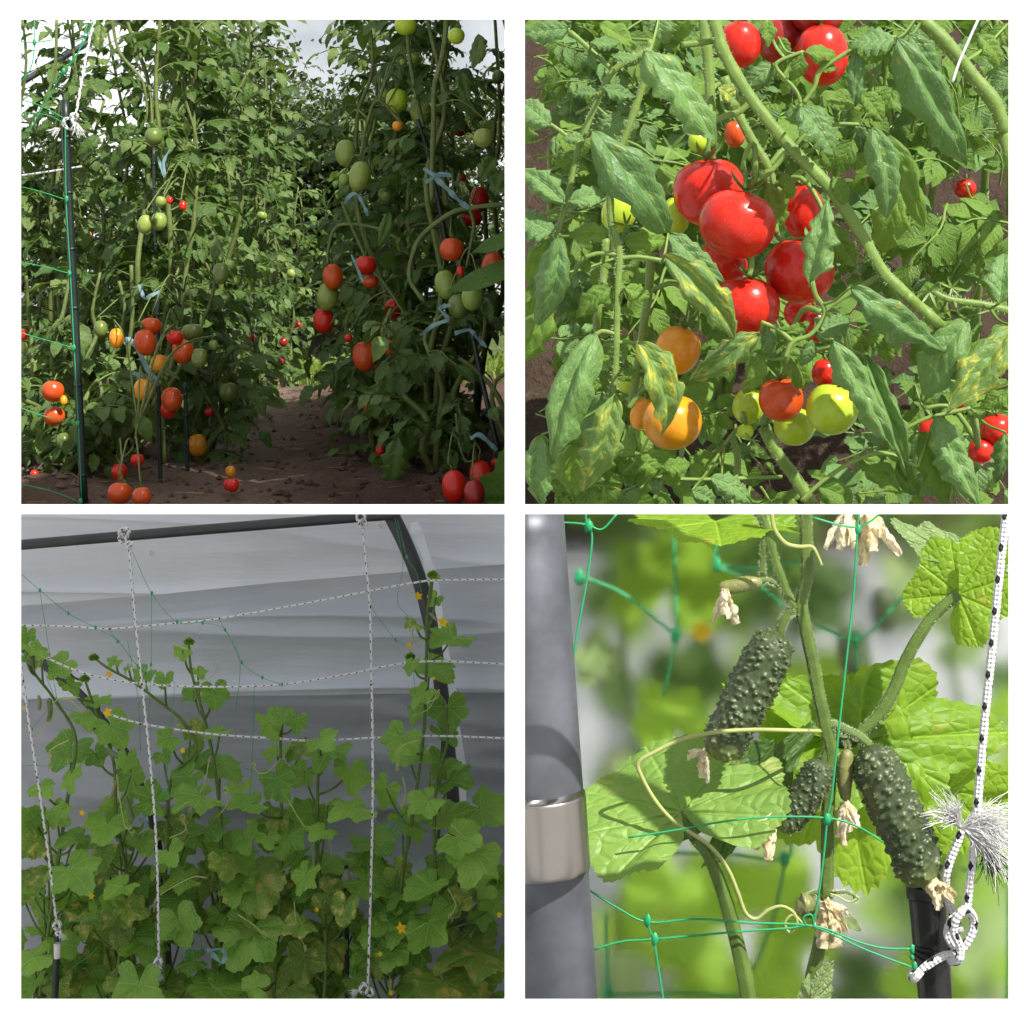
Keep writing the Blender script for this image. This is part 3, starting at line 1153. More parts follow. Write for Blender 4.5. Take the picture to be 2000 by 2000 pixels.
TP = {}
spec = [
    ('L0', lrow(5.75) + .02, 5.75, 1.8, 78, 'tall staked tomato plant in front on the left, hung with orange plum tomatoes'),
    ('L1', lrow(6.5) + .10, 6.5, 1.8, 90, 'tomato plant just behind the front left one, its bare lower stems curling over soil'),
    ('L2', lrow(7.6), 7.6, 1.8, 96, 'dense tomato plant third along the left side of the path'),
    ('L3', lrow(8.9), 8.9, 1.75, 90, 'tomato plant fourth along the left side of the path'),
    ('L4', lrow(10.3), 10.3, 1.6, 84, 'tomato plant with small red fruit, fifth along the left of the path'),
    ('L5', lrow(12.0) + .02, 12.0, 1.4, 70, 'farthest tomato plant on the left, beside the sunlit end of the path'),
    ('M0', -1.55, 6.2, 1.2, 84, 'low tomato plant behind the black post with two red fruits'),
    ('M1', -1.84, 7.0, 1.75, 105, 'leafy tomato plant at the left edge behind the green netting'),
    ('M2', -1.62, 7.7, 1.85, 110, 'tomato plant in the second row behind the front left plant'),
    ('M3', -2.2, 8.6, 1.75, 90, 'tomato plant far back at the left edge under the white film'),
    ('M4', -1.95, 10.3, 1.55, 60, 'tomato plant at the back of the second row on the left'),
    ('R0', -.20, 5.35, 1.72, 84, 'tall tomato plant in front at the right edge with big green plum tomatoes'),
    ('R1', -.40, 5.85, 1.62, 84, 'tomato plant on the right of the path with a red, orange and green fruit truss'),
    ('R2', -.46, 6.7, 1.62, 80, 'tomato plant second along the right side of the path'),
    ('R3', rrow(7.8) + .04, 7.8, 1.42, 74, 'tomato plant third along the right side of the path'),
    ('R4', rrow(9.3) + .10, 9.3, 1.25, 66, 'small tomato plant farthest along the right side of the path'),
    ('F0', -1.42, 5.55, .62, 34, 'low leafy tomato shoot right behind the black post at soil level'),
    ('F6', -1.33, 5.2, .28, 26, 'tuft of tomato leaves at soil level between the black post and the thin stake'),
    ('F7', -1.06, 6.15, .45, 30, 'tuft of tomato leaves at the foot of the front left plant'),
    ('F8', -.22, 5.05, .5, 26, 'tuft of tomato leaves at soil level above the lower right red tomatoes'),
    ('F9', -.42, 5.6, .5, 28, 'tuft of tomato leaves along the right edge of the soil path'),
    ('F1', -1.30, 6.15, .85, 52, 'short bushy tomato plant behind the bare stems on the left'),
    ('F2', lrow(7.0) + .02, 7.0, .9, 56, 'short bushy tomato plant filling the left row below the tall ones'),
    ('F3', -1.55, 7.2, .8, 50, 'short tomato plant low in the second row on the left'),
    ('F4', -.24, 6.05, .85, 46, 'short bushy tomato plant low behind the lower right red tomatoes'),
    ('F5', lrow(8.2), 8.2, .9, 50, 'short bushy tomato plant farther down the left row'),
    ('R5', -.14, 6.4, 1.75, 70, 'tomato plant behind the front right one with deep red fruit'),
]
for i, (k, x, d, h, n, lab) in enumerate(spec):
    TP[k] = tomato_row_plant(x, d, h, int(n * 1.35), lab, 300 + i, spread=.22 if k[0] != 'R' else .2, low=.2 if k in ('L0', 'L1') else .02, calm=k in ('R0', 'R1', 'L0'))

# big bare stems that show in the photograph
for k, d, w, pts in [
    ('L0', 5.55, 20, [(360, 1755), (470, 1650), (570, 1540), (660, 1330), (705, 1000), (730, 850), (742, 700)]),
    ('L0', 5.6, 19, [(370, 1750), (470, 1640), (485, 1500), (480, 1380), (500, 1180), (495, 1000)]),
    ('L0', 5.6, 15, [(400, 1710), (378, 1560), (385, 1440), (430, 1330), (470, 1180), (450, 1060)]),
    ('L0', 5.6, 16, [(360, 1760), (480, 1720), (570, 1640), (590, 1540), (700, 1350), (800, 1120), (810, 960)]),
    ('L0', 5.6, 16, [(230, 1880), (260, 1820), (320, 1780), (400, 1740)]),
    ('L0', 4.85, 8, [(520, 1600), (500, 1690), (455, 1740), (460, 1800), (490, 1840)]),
    ('R0', 4.85, 9, [(1720, 1560), (1735, 1680), (1760, 1740), (1800, 1730)]),
    ('L1', 6.1, 17, [(785, 1840), (845, 1770), (850, 1650), (830, 1580), (780, 1500), (740, 1420)]),
    ('L1', 6.1, 15, [(800, 1835), (890, 1775), (912, 1680), (890, 1580), (850, 1500)]),
    ('L1', 6.1, 14, [(710, 1700), (735, 1780), (785, 1840)]),
    ('R0', 5.0, 20, [(1688, 60), (1672, 200), (1640, 330), (1636, 480), (1630, 640), (1630, 760)]),
    ('R0', 4.95, 19, [(1925, 768), (1790, 783), (1700, 805), (1600, 880), (1560, 950), (1545, 1050), (1600, 1140)]),
    ('R0', 4.95, 13, [(1770, 785), (1788, 850), (1775, 930), (1760, 1010)]),
    ('R0', 4.95, 20, [(1925, 1600), (1870, 1480), (1800, 1400), (1730, 1350)]),
    ('R0', 4.95, 20, [(1925, 1680), (1860, 1530), (1870, 1440), (1925, 1400)]),
    ('R1', 5.4, 13, [(1530, 480), (1430, 380), (1390, 450), (1360, 590)]),
    ('R1', 5.4, 13, [(1500, 900), (1420, 860), (1280, 850), (1240, 930), (1235, 1000)]),
    ('R1', 5.4, 13, [(1290, 760), (1330, 860), (1400, 1010), (1450, 1070), (1560, 1250), (1600, 1450)]),
    ('M1', 6.3, 12, [(214, 60), (205, 270), (160, 400), (105, 520)]),
    ('L0', 5.5, 12, [(420, 60), (448, 190), (520, 280), (545, 330), (560, 460)]),
    ('L1', 6.0, 11, [(740, 60), (715, 220), (690, 330), (740, 520), (745, 700)]),
]:
    mb = MB()
    TPC[TP[k].name] += tube(mb, line('TL', pts, d), [sz(w / 2, d), sz(w / 2 * .8, d)], 7, 6, knob=.5)
    part('stem', mb, M['stem'], TP[k])

TOMS = """L0 5.02
580 515 33 35 olive|607 760 20 22 green|547 845 28 38 green|600 835 30 36 green|640 755 12 15 red|690 775 14 25 red|833 1030 30 45 olive|548 1290 42 52 orange|570 1230 40 32 orange|440 1275 28 40 amber|660 1272 32 28 red|690 1325 42 48 orange|600 1370 32 35 amber|725 1252 40 34 olive|752 1350 30 40 olive|806 1303 18 22 olive|540 1470 36 45 amber|648 1505 40 48 orange|635 1545 30 35 red|518 1735 26 25 red|450 1780 30 34 red|452 1860 45 44 orange|535 1873 37 38 orange|380 1240 26 34 olive
L1 6.0
862 1480 36 40 olive|746 1680 36 46 amber|790 1555 18 18 red|878 1830 24 28 red|870 1780 20 25 amber|672 490 34 32 olive|860 1828 18 22 red
M0 4.92
200 1475 42 42 orange|205 1570 40 38 orange|240 1665 30 35 olive|90 1262 15 25 red|88 1310 15 30 green|240 1510 14 20 amber|130 1790 16 18 red
M1 6.6
312 768 16 18 green|332 886 14 14 amber|180 590 8 8 amber
L3 8.3
988 815 20 18 green|950 1275 12 16 red
L4 9.7
1098 1032 16 18 green|1125 1228 14 16 dred|1070 1290 16 18 dred|1065 1362 14 17 dred|1062 980 9 15 dred
R1 5.4
1305 577 40 54 green|1358 664 42 62 green|1298 678 20 25 green|1497 378 42 48 lime|1590 424 42 54 green|1450 353 20 20 green|1500 475 20 20 amber|1455 735 28 30 olive|1256 1043 38 52 orange|1236 1118 40 56 green|1222 1208 40 50 red|1380 1000 42 36 red|1398 1062 30 24 orange|1483 1165 32 42 red|1376 1343 46 60 orange|1420 1365 25 45 olive|1315 1275 16 16 red|1470 1310 22 40 orange|1400 1540 28 28 orange|1385 1595 28 30 olive|1440 1585 32 28 olive|1435 1700 18 30 red|1520 1695 25 25 red|1560 220 24 22 green|1522 235 14 16 green
R0 4.9
1530 95 42 38 lime|1722 135 32 32 lime|1825 520 40 38 green|1705 940 46 46 orange|1683 1073 42 60 green|1860 1010 45 62 orange|1783 1118 42 56 green|1730 1155 40 50 olive|1845 1155 34 52 olive|1715 1835 48 66 red|1818 1800 46 72 red|1790 1860 40 54 dred|1738 1022 14 24 red|1868 1745 16 18 red
R5 6.0
1735 485 30 30 dred|1810 750 34 50 red|1780 820 40 34 red|1545 850 20 18 red|1745 668 14 16 red|1800 430 30 30 olive|1880 290 24 28 olive""".split('\n')
sd = 0
for i in range(0, len(TOMS), 2):
    k, d = TOMS[i].split()
    for e in TOMS[i + 1].split('|'):
        x, y, rx, ry, c = e.split()
        sd += 1
        dd = float(d) + (sd % 5) * .035
        if float(y) > 1690:      # fruit near the soil stands where the ground lies at that height
            dd = min(dd, .5 / (K * (float(y) + float(ry) * .9) / Z - HOR * K) - .02)
        fo = tomato(TP[k], 'TL', float(x), float(y), float(rx), float(ry), c, dd, sd)
        stalk(TP[k], fo, TPC[TP[k].name], .0022, 'stem', .5)


def garden_stake(q, pts, d, w, label, mat='stake', group=None, rings=True, name='garden_stake'):
    P = line(q, pts, d)
    t = thing(name, label, 'stake', P[-1], group)
    mb = MB()
    ps = tube(mb, P, sz(w / 2, d), 10, 6)
    part('pole', mb, M[mat], t)
    if rings:
        for k in range(2, len(ps) - 1, 3):
            c, u = ps[k], (ps[k + 1] - ps[k]).normalized()
            mb = MB()
            tube(mb, [c - u * .004, c + u * .004], sz(w / 2, d) * 1.09, 10, 1)
            part('ridge', mb, M[mat], t)
    return t


garden_stake('TL', [(245, 378), (262, 800), (285, 1250), (318, 1905)], 4.72, 31, 'thick black-green post with a knotted white rope at its top', rings=True)
garden_stake('TL', [(594, 1090), (598, 1400), (606, 1900)], 5.3, 15, 'thin green stake in front of the orange tomatoes, blue ribbon at its top')
garden_stake('TL', [(697, 1440), (703, 1600), (710, 1850)], 5.6, 15, 'short thin green stake right of the orange tomatoes at soil level')
garden_stake('TL', [(580, 560), (582, 740), (588, 960)], 5.5, 12, 'thin green stake among leaves above the pair of green tomatoes')
garden_stake('TL', [(1770, 1200), (1820, 1440), (1890, 1740), (1930, 1905)], 4.95, 20, 'green stake leaning right under the cluster of green tomatoes')
garden_stake('TL', [(1575, 450), (1610, 560), (1660, 790), (1690, 960)], 5.3, 18, 'green stake leaning below the topmost green plum tomatoes')
garden_stake('TL', [(1690, 1560), (1700, 1700), (1712, 1860)], 5.4, 14, 'thin green stake above the red tomatoes in the lower right corner')
garden_stake('TL', [(933, 1440), (935, 1530), (936, 1600)], 7.3, 11, 'thin green stake at the left border of the soil path')

RIB = [('short blue ribbon tied high on the left plant', 5.3, 16, [(595, 590), (612, 640), (622, 665), (618, 610), (640, 565)]),
       ('blue ribbon tied round the thin stake above the orange tomatoes', 5.25, 20, [(525, 1075), (545, 1125), (570, 1115), (602, 1100)]),
       ('long blue ribbon trailing across the orange tomatoes on the left', 5.2, 24, [(465, 1295), (490, 1280), (530, 1340), (560, 1400), (600, 1445), (575, 1435), (500, 1405)]),
       ('blue ribbon below the two green plum tomatoes right of the path', 5.2, 18, [(1300, 770), (1318, 740), (1345, 732), (1372, 775), (1388, 815)]),
       ('wide pale blue ribbon stretched to the right stem', 4.9, 30, [(1640, 668), (1690, 715), (1730, 755), (1768, 785)]),
       ('bow of blue ribbon at the top of the wide ribbon', 4.9, 18, [(1598, 635), (1640, 660), (1700, 662), (1660, 655), (1605, 690)]),
       ('narrow blue ribbon hanging by the dark red tomato', 5.15, 14, [(1325, 960), (1345, 1005), (1370, 1065)]),
       ('blue ribbon twisted round the stem left of the green cluster', 4.9, 20, [(1585, 1265), (1640, 1225), (1690, 1205), (1660, 1165), (1700, 1150)]),
       ('blue ribbon tied to the leaning stake under the green cluster', 4.85, 22, [(1715, 1258), (1770, 1245), (1800, 1275), (1835, 1310)]),
       ('short blue ribbon hanging in leaves right of the large orange tomato', 5.1, 16, [(1655, 1340), (1645, 1390), (1662, 1440)]),
       ('blue ribbon bow just above the lower right red tomatoes', 4.85, 24, [(1775, 1655), (1805, 1640), (1840, 1665), (1875, 1700)])]
for i, (lab, d, w, pts) in enumerate(RIB):
    mb = MB()
    strip(mb, line('TL', pts, d), sz(w * .8, d), i)
    solo('tie_ribbon', mb, M['tie'], lab, 'ribbon', 'blue plant ties')

# netting, cords and ropes on the left
nt = thing('trellis_net', 'loose green netting strung on the black post by the tomatoes', 'net', at('TL', 300, 1895, 4.7))
for pts in [[(60, 700), (150, 722), (245, 752)], [(60, 985), (160, 1005), (262, 1032)], [(60, 1250), (170, 1282), (275, 1312)], [(60, 1532), (170, 1572), (292, 1600)],
            [(60, 1822), (190, 1852), (305, 1895)], [(60, 372), (150, 398), (250, 450)], [(246, 440), (250, 750), (266, 1032), (280, 1312), (296, 1600), (308, 1895)],
            [(355, 75), (300, 190), (240, 268), (170, 390), (100, 515)], [(130, 70), (130, 160), (115, 260), (60, 330)], [(60, 155), (130, 160), (200, 150)], [(240, 268), (290, 210), (330, 90)], [(60, 420), (180, 435), (250, 470)]]:
    mb = MB()
    tube(mb, line('TL', pts, 4.7), .0016, 4, 5)
    part('cord', mb, M['net'], nt)
for i, (x, y) in enumerate([(240, 268), (130, 160), (250, 752), (262, 1032), (277, 1312), (293, 1600), (305, 1893)]):
    mb = MB()
    knotblob(mb, at('TL', x, y, 4.695), .008, i)
    part('knot', mb, M['net'], nt)


def rope(q, pts, d, w, label, name='rope', knots=(), frays=(), group=None, smooth=8, clips=()):
    P = line(q, pts, d)
    t = thing(name, label, 'rope', min(P, key=lambda p: p.z), group)
    mb = MB()
    tube(mb, P, sz(w / 2, d), 8, smooth)
    part('cord', mb, M['rope'], t)
    for i, (x, y, s) in enumerate(knots):
        r = random.Random(i + int(x))
        mb = MB()
        c = at(q, x, y, d - .004)
        rr = sz(s, d)
        pts2 = [c + Vector((math.cos(a) * rr * r.uniform(.7, 1.1), math.sin(a * 1.7) * rr * .8, math.sin(a) * rr * r.uniform(.8, 1.2))) for a in [k * 1.35 for k in range(9)]]
        tube(mb, pts2, sz(w / 2, d), 8, 5)
        part('knot', mb, M['rope'], t)
    for i, (x, y) in enumerate(clips):
        mb = MB()
        knotblob(mb, at(q, x, y, d - .004), sz(w * .5, d), i)
        part('clip', mb, M['black'], t)
    for i, (x, y, dx, dy, L) in enumerate(frays):
        fray(t, at(q, x, y, d - .005), Vector((dx, -.4, dy)), sz(L, d), 40, i + 5, 'fibre', .55, sz(1.4, d))
    return t


rope('TL', [(352, 80), (320, 240), (285, 440)], 4.71, 11, 'white speckled rope slanting up from the black post', knots=[(262, 465, 22), (282, 440, 12)], frays=[(285, 460, .3, -.8, 50), (228, 485, -.5, -.3, 40)])
rope('TL', [(60, 665), (180, 648), (308, 628)], 4.9, 7, 'thin white cord stretched across the left edge behind the black post')

# corner of a polytunnel
def quad_sheet(mb, c, n=24, sag=.02, seed=0):
    """bilinear sheet between 4 corners with soft folds"""
    vs, uv = [], []
    nv = (c[1] - c[0]).cross(c[3] - c[0]).normalized()
    for i in range(n + 1):
        for j in range(n + 1):
            u, v = j / n, i / n
            p = c[0].lerp(c[1], u).lerp(c[3].lerp(c[2], u), v)
            p = p + nv * sag * mnoise.fractal(Vector((u * 3, v * 3, seed)), 1, 2, 3)
            vs.append(p)
            uv.append((u, v))
    fs = [(i * (n + 1) + j, i * (n + 1) + j + 1, (i + 1) * (n + 1) + j + 1, (i + 1) * (n + 1) + j) for i in range(n) for j in range(n)]
    mb.add(vs, fs, uv)


pt = thing('polytunnel_end', 'white film corner of a polytunnel with a dark pipe, top left', 'polytunnel', at('TL', 60, 330, 7.6))
mb = MB()
quad_sheet(mb, [at('TL', -160, 420, 7.4), at('TL', 420, 95, 7.9), at('TL', 560, -260, 8.6), at('TL', -160, -200, 8.4)], 24, .04, 3)
part('film', mb, M['film'], pt)
mb = MB()
tube(mb, line('TL', [(-120, 430), (100, 300), (240, 215), (360, 140), (600, -40)], 7.4), sz(13, 7.4), 10, 6)
part('pipe', mb, M['steel'], pt)
mb = MB()
tube(mb, [at('TL', -40, 400, 7.38), Vector((at('TL', -40, 400, 7.38).x, 7.38, TZ - .05))], sz(13, 7.4), 10, 1)
part('upright', mb, M['steel'], pt)

# leaves of a cucumber leaning in at the right edge
fc = thing('cucumber_plant', 'large smooth green leaves leaning in at the right edge by the red tomatoes', 'cucumber plant', at('TL', 1960, 1905, 4.66))
FG = [palmate(M['fg_leaf'], 900 + k, .1, .1, .04) for k in range(2)]
mb = MB()
tube(mb, line('TL', [(1985, 1990), (1975, 1600), (1970, 1200), (1975, 950)], 4.66), .008, 8, 6)
part('stem', mb, M['vine'], fc)
link('leaf', FG[0], fc, frame_m(at('TL', 1965, 1880, 4.66), Vector((-.25, 0, 1)), Vector((-.2, -1, .1)), sz(210, 4.66), .9))
mb = MB()
leaflet(mb, frame_m(at('TL', 1960, 985, 4.66), at('TL', 1690, 1135, 4.62) - at('TL', 1960, 985, 4.66), Vector((-.3, -.7, .8)), (at('TL', 1690, 1135, 4.62) - at('TL', 1960, 985, 4.66)).length), .42, 16, 3, .02, 4, .2, -.3, .02, 3)
part('leaf', mb, M['fg_leaf'], fc)
mb = MB()
leaflet(mb, frame_m(at('TL', 1960, 880, 4.68), at('TL', 1790, 965, 4.66) - at('TL', 1960, 880, 4.68), Vector((-.3, -.7, .8)), .14), .5, 16, 3, .02, 4, .2, -.2, .02, 4)
part('leaf', mb, M['fg_leaf'], fc)

# broad drooping leaves hanging low on the right hand plants
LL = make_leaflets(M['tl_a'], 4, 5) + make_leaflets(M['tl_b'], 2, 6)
r = random.Random(8)
for (bx, by, tx, ty, w, d, k) in [(1500, 1650, 1465, 1880, 120, 4.9, 'R0'), (1460, 1390, 1470, 1590, 130, 5.1, 'R1'), (1520, 1570, 1590, 1735, 150, 5.0, 'R0'), (1470, 800, 1445, 930, 60, 5.2, 'R1'),
                               (1530, 1230, 1520, 1330, 110, 5.1, 'R1'), (1560, 1380, 1600, 1440, 90, 5.1, 'R1'), (1740, 1590, 1760, 1720, 90, 4.9, 'R0'), (1260, 1390, 1275, 1470, 40, 5.5, 'R1'),
                               (1870, 590, 1800, 680, 80, 4.9, 'R0'), (1890, 640, 1850, 730, 80, 4.9, 'R0'), (1740, 270, 1760, 390, 70, 4.9, 'R0'), (1810, 130, 1800, 260, 80, 4.9, 'R0'),
                               (940, 1470, 1010, 1570, 60, 6.0, 'L1'), (940, 310, 930, 390, 50, 5.6, 'L1'), (890, 150, 895, 250, 70, 5.6, 'L1'), (380, 90, 370, 180, 60, 5.4, 'L0'), (560, 460, 620, 560, 60, 5.4, 'L0'),
                               (370, 510, 290, 580, 80, 5.4, 'L0'), (460, 480, 520, 500, 60, 5.4, 'L0'), (530, 580, 560, 610, 50, 5.3, 'L0'), (820, 900, 810, 980, 60, 5.6, 'L1'), (940, 850, 920, 930, 50, 6, 'L1'), (930, 975, 960, 1060, 60, 6, 'L1'),
                               (120, 1620, 100, 1680, 60, 5.7, 'M0'), (1600, 1500, 1560, 1620, 110, 5.15, 'R1'), (1690, 1480, 1720, 1600, 90, 5.1, 'R1'), (1850, 1540, 1890, 1570, 70, 4.9, 'R0')]:
    B, T = at('TL', bx, by, d), at('TL', tx, ty, d - .03)
    L = (T - B).length
    link('leaf', r.choice(LL), TP[k], frame_m(B, T - B, Vector((r.uniform(-.5, .5), -1, r.uniform(0, .6))), L, sz(w, d) / L / .56))

# soil clods, weeds at the sunlit end of the path
mb = MB()
r = random.Random(77)
for k in range(900):
    y = 4.65 + (r.random() ** 1.6) * 7
    x = path_x(y) + r.gauss(0, .55)
    if x > -.03: continue
    s = r.uniform(.004, .016) * (1.4 if abs(x - path_x(y)) > .25 else .8)
    c = Vector((x, y, soil_z(x, y) + s * .2))
    vs = [c + Vector((r.uniform(.6, 1.2) * a, r.uniform(.6, 1.2) * b, r.uniform(.5, 1) * e)) * s for a, b, e in [(1, 0, 0), (-1, 0, 0), (0, 1, 0), (0, -1, 0), (0, 0, 1), (0, 0, -1)]]
    mb.add(vs, [(0, 2, 4), (2, 1, 4), (1, 3, 4), (3, 0, 4), (2, 0, 5), (1, 2, 5), (3, 1, 5), (0, 3, 5)])
sm = MB()
for k in range(420):
    y = 4.7 + (r.random() ** 1.5) * 8
    x = path_x(y) + r.gauss(0, .45)
    if x > -.03: continue
    a = r.uniform(0, 6.28)
    l = r.uniform(.015, .06)
    p = Vector((x, y, soil_z(x, y) + .004))
    e = Vector((math.cos(a) * l, math.sin(a) * l, r.uniform(-.003, .008)))
    tube(sm, [p - e, p + e], r.uniform(.0008, .0018), 3, 1, False)
M['straw'] = plain('straw', (0.36, 0.27, 0.14), .8, .1, var=.25, nscale=20, bump=0)
solo('straw_litter', sm, M['straw'], 'bits of dry straw and stalk scattered on the soil path', 'straw', kind='stuff')
solo('soil_clods', mb, M['soil'], 'crumbled dark clods of soil along the path', 'soil', kind='stuff', smooth=False)
mb = MB()
for k in range(5200):
    y = 11.2 + r.random() * 9
    x = path_x(y) + r.gauss(0, 1.0) + .1
    z = TZ - .01 if y > 14 else soil_z(x, y)
    if y < 13.3 and abs(x - path_x(y)) < .30 - (y - 11.2) * .1: continue
    h = r.uniform(.05, .19)
    a = r.uniform(0, 6.28)
    d = Vector((math.cos(a), math.sin(a), 0))
    w = r.uniform(.008, .022)
    s = d.cross(Vector((0, 0, 1))) * w
    b = Vector((x, y, z))
    l1 = b + d * h * .25 + Vector((0, 0, h * .7))
    l2 = b + d * h * .7 + Vector((0, 0, h * r.uniform(.6, 1.0)))
    mb.add([b - s * .5, b + s * .5, l1 + s, l1 - s, l2], [(0, 1, 2, 3), (3, 2, 4)], [(0, 0), (1, 0), (1, .6), (0, .6), (.5, 1)])
solo('grass', mb, M['grass'], 'sunlit grass and weeds at the far end of the soil path', 'grass', kind='stuff')


def tree(x, d, h, rx, rz, cz, n, label, seed, lsz=.075):
    r = random.Random(seed)
    z0 = TZ - .03
    t = thing('tree', label, 'tree', (x, d, z0), 'trees beyond the garden')
    mb = MB()
    tips = []
    top = Vector((x + r.uniform(-.2, .2), d, z0 + h * .8))
    tube(mb, [Vector((x, d, z0)), Vector((x + .1, d, z0 + h * .3)), top], [.16, .11, .03], 9, 5)
    for k in range(26):
        f = r.uniform(.15, .95)
        p = Vector((x, d, z0)).lerp(top, f)
        a = r.uniform(0, 6.28)
        q = p + Vector((math.cos(a) * rx * r.uniform(.5, 1.0), math.sin(a) * rx * r.uniform(.5, 1), rz * r.uniform(.1, .55)))
        tube(mb, [p, p.lerp(q, .5) + Vector((0, 0, -.08)), q], [.04, .022, .008], 5, 4)
        tips += [p.lerp(q, .5), p.lerp(q, .75), q, q]
        for j in range(2):
            q2 = q + Vector((r.uniform(-1, 1), r.uniform(-1, 1), r.uniform(-.3, .8))) * rx * .35
            tube(mb, [p.lerp(q, .7), q2], [.012, .004], 4, 2, False)
            tips += [q2, q2]
    part('trunk', mb, M['bark'], t)
    mb = MB()
    for k in range(n):
        c = r.choice(tips) + Vector((r.gauss(0, 1), r.gauss(0, 1), r.gauss(0, .9))) * .22
        if c.z < z0 + .3: continue
        a = Vector((r.uniform(-1, 1), r.uniform(-1, 1), r.uniform(-1, .4))).normalized()
        L = lsz * r.uniform(.7, 1.3)
        s = a.orthogonal().normalized()
        s.rotate(Matrix.Rotation(r.uniform(0, 6.28), 3, a))
        nn = a.cross(s)
        mb.add([c, c + a * L * .5 + s * L * .26 + nn * L * .08, c + a * L, c + a * L * .5 - s * L * .26 + nn * L * .08], [(0, 1, 2), (0, 2, 3)], [(.5, 0), (1, .5), (.5, 1), (0, .5)])
    part('crown', mb, M['tree_leaf'], t)


def tx(zx, d): return at('TL', zx, 0, d).x


tree(tx(920, 16), 16, 3.3, .60, 1.0, 0, 8000, 'airy orchard tree behind the left row, sky showing through its crown', 61)
tree(tx(1215, 15), 15, 2.5, .55, .8, 0, 15000, 'dense dark tree at the end of the path, between the two rows', 62)
tree(tx(1460, 17), 17, 3.6, .7, 1.1, 0, 6500, 'tall tree behind the right hand row of tomatoes', 63)
tree(tx(560, 18), 18, 2.4, 1.2, .9, 0, 7000, 'tree showing in gaps behind the tall front left tomato plant', 64)
tree(tx(250, 17), 17, 1.9, 1.1, .8, 0, 7000, 'tree at the far left beyond the black post', 65)
tree(tx(1750, 18), 18, 3.2, 1.1, 1.0, 0, 7000, 'tree behind the front right tomato plants', 66)
tree(tx(1080, 19), 19, 2.6, 1.2, .8, 0, 15000, 'low dark tree closing the view at the end of the path', 67)

# ================================================================== TOP RIGHT: ripe tomatoes in the sun
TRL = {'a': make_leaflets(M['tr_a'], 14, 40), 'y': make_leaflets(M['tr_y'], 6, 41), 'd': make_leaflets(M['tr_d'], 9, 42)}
ta = thing('tomato_plant', 'sunlit tomato plant with a cluster of glossy red tomatoes under its slanting stem', 'tomato plant', at('TR', 1700, 1330, 2.45), 'tomato plants on the sunny bank')
tb = thing('tomato_plant', 'dusty-leaved tomato plant on the left with amber fruit below yellow-blotched leaves', 'tomato plant', at('TR', 330, 1900, 2.45), 'tomato plants on the sunny bank')
tc_ = thing('tomato_plant', 'tomato plant with a thick stem crossing the upper right corner, white string beside it', 'tomato plant', at('TR', 1880, 800, 2.5), 'tomato plants on the sunny bank')
td = thing('tomato_plant', 'low tomato plant in the lower right corner with red fruit behind its leaves', 'tomato plant', at('TR', 1750, 1880, 2.45), 'tomato plants on the sunny bank')
SC = {}


def tr_stem(t, pts, w, d=1.6, mat='stem_sun', w2=None, name='stem'):
    mb = MB()
    ps = tube(mb, line('TR', pts, d), [sz(w / 2, d), sz((w2 or w) / 2, d)], 10, 7, knob=.25)
    SC.setdefault(t.name, []).extend(ps)
    o = part(name, mb, M[mat], t)
    if w >= 26:
        hm = MB()
        r = random.Random(int(w + pts[0][0]))
        rad = sz(w / 2, d)
        for k in range(len(ps) * 9):
            i = r.randrange(len(ps) - 1)
            p = ps[i].lerp(ps[i + 1], r.random())
            ax = (ps[i + 1] - ps[i]).normalized()
            n = ax.orthogonal()
            n.rotate(Matrix.Rotation(r.uniform(0, 6.28), 3, ax))
            n = (n + ax * r.uniform(-.4, .4)).normalized()
            e = p + n * rad * .95
            hm.add([e - ax * .00022, e + ax * .00022, e + n * r.uniform(.0015, .0035)], [(0, 1, 2)])
        h = part('hairs', hm, M['hair'], o)
        h['kind'] = 'stuff'
    return o


tr_stem(ta, [(745, 30), (775, 120), (800, 200), (905, 375), (1055, 560), (1200, 710), (1320, 890), (1400, 1025), (1500, 1125), (1610, 1225), (1680, 1300, 1.9), (1700, 1330, 2.45)], 48, 1.56, w2=44)
tr_stem(ta, [(790, 150), (720, 160), (640, 170)], 24, 1.57)
tr_stem(ta, [(715, 40), (735, 180), (745, 290), (750, 420), (760, 560)], 40, 1.7)
tr_stem(ta, [(800, 290), (840, 400), (900, 520), (960, 620), (985, 700)], 36, 1.68)
tr_stem(ta, [(905, 380), (860, 420), (800, 440), (740, 470)], 24, 1.58)
tr_stem(ta, [(1050, 555), (1010, 610), (960, 660), (900, 690)], 20, 1.6)
tr_stem(ta, [(1060, 560), (1120, 500), (1220, 470), (1310, 470)], 16, 1.57)
tr_stem(ta, [(960, 640), (985, 760), (1000, 880), (1030, 910)], 20, 1.64)
tr_stem(ta, [(905, 960), (905, 1000), (895, 1040)], 22, 1.6)
tr_stem(ta, [(1395, 1040), (1300, 1090), (1220, 1140), (1170, 1180)], 22, 1.57)
tr_stem(ta, [(1130, 1050), (1145, 1110), (1180, 1180), (1130, 1260), (1060, 1290), (1030, 1350)], 18, 1.54)
tr_stem(ta, [(1060, 1290), (1000, 1240), (940, 1215)], 16, 1.54)
tr_stem(ta, [(950, 1610), (1000, 1710), (1060, 1790), (1130, 1900)], 46, 1.72)
tr_stem(ta, [(1100, 390), (1140, 330), (1170, 260), (1300, 180), (1360, 150), (1450, 140)], 18, 1.55)
tr_stem(ta, [(1090, 390), (1070, 340), (1000, 260), (1010, 230), (1100, 195)], 15, 1.55)
tr_stem(ta, [(830, 1640), (850, 1720), (850, 1800)], 26, 1.66)
tr_stem(ta, [(880, 1610), (850, 1620), (800, 1680)], 14, 1.64)
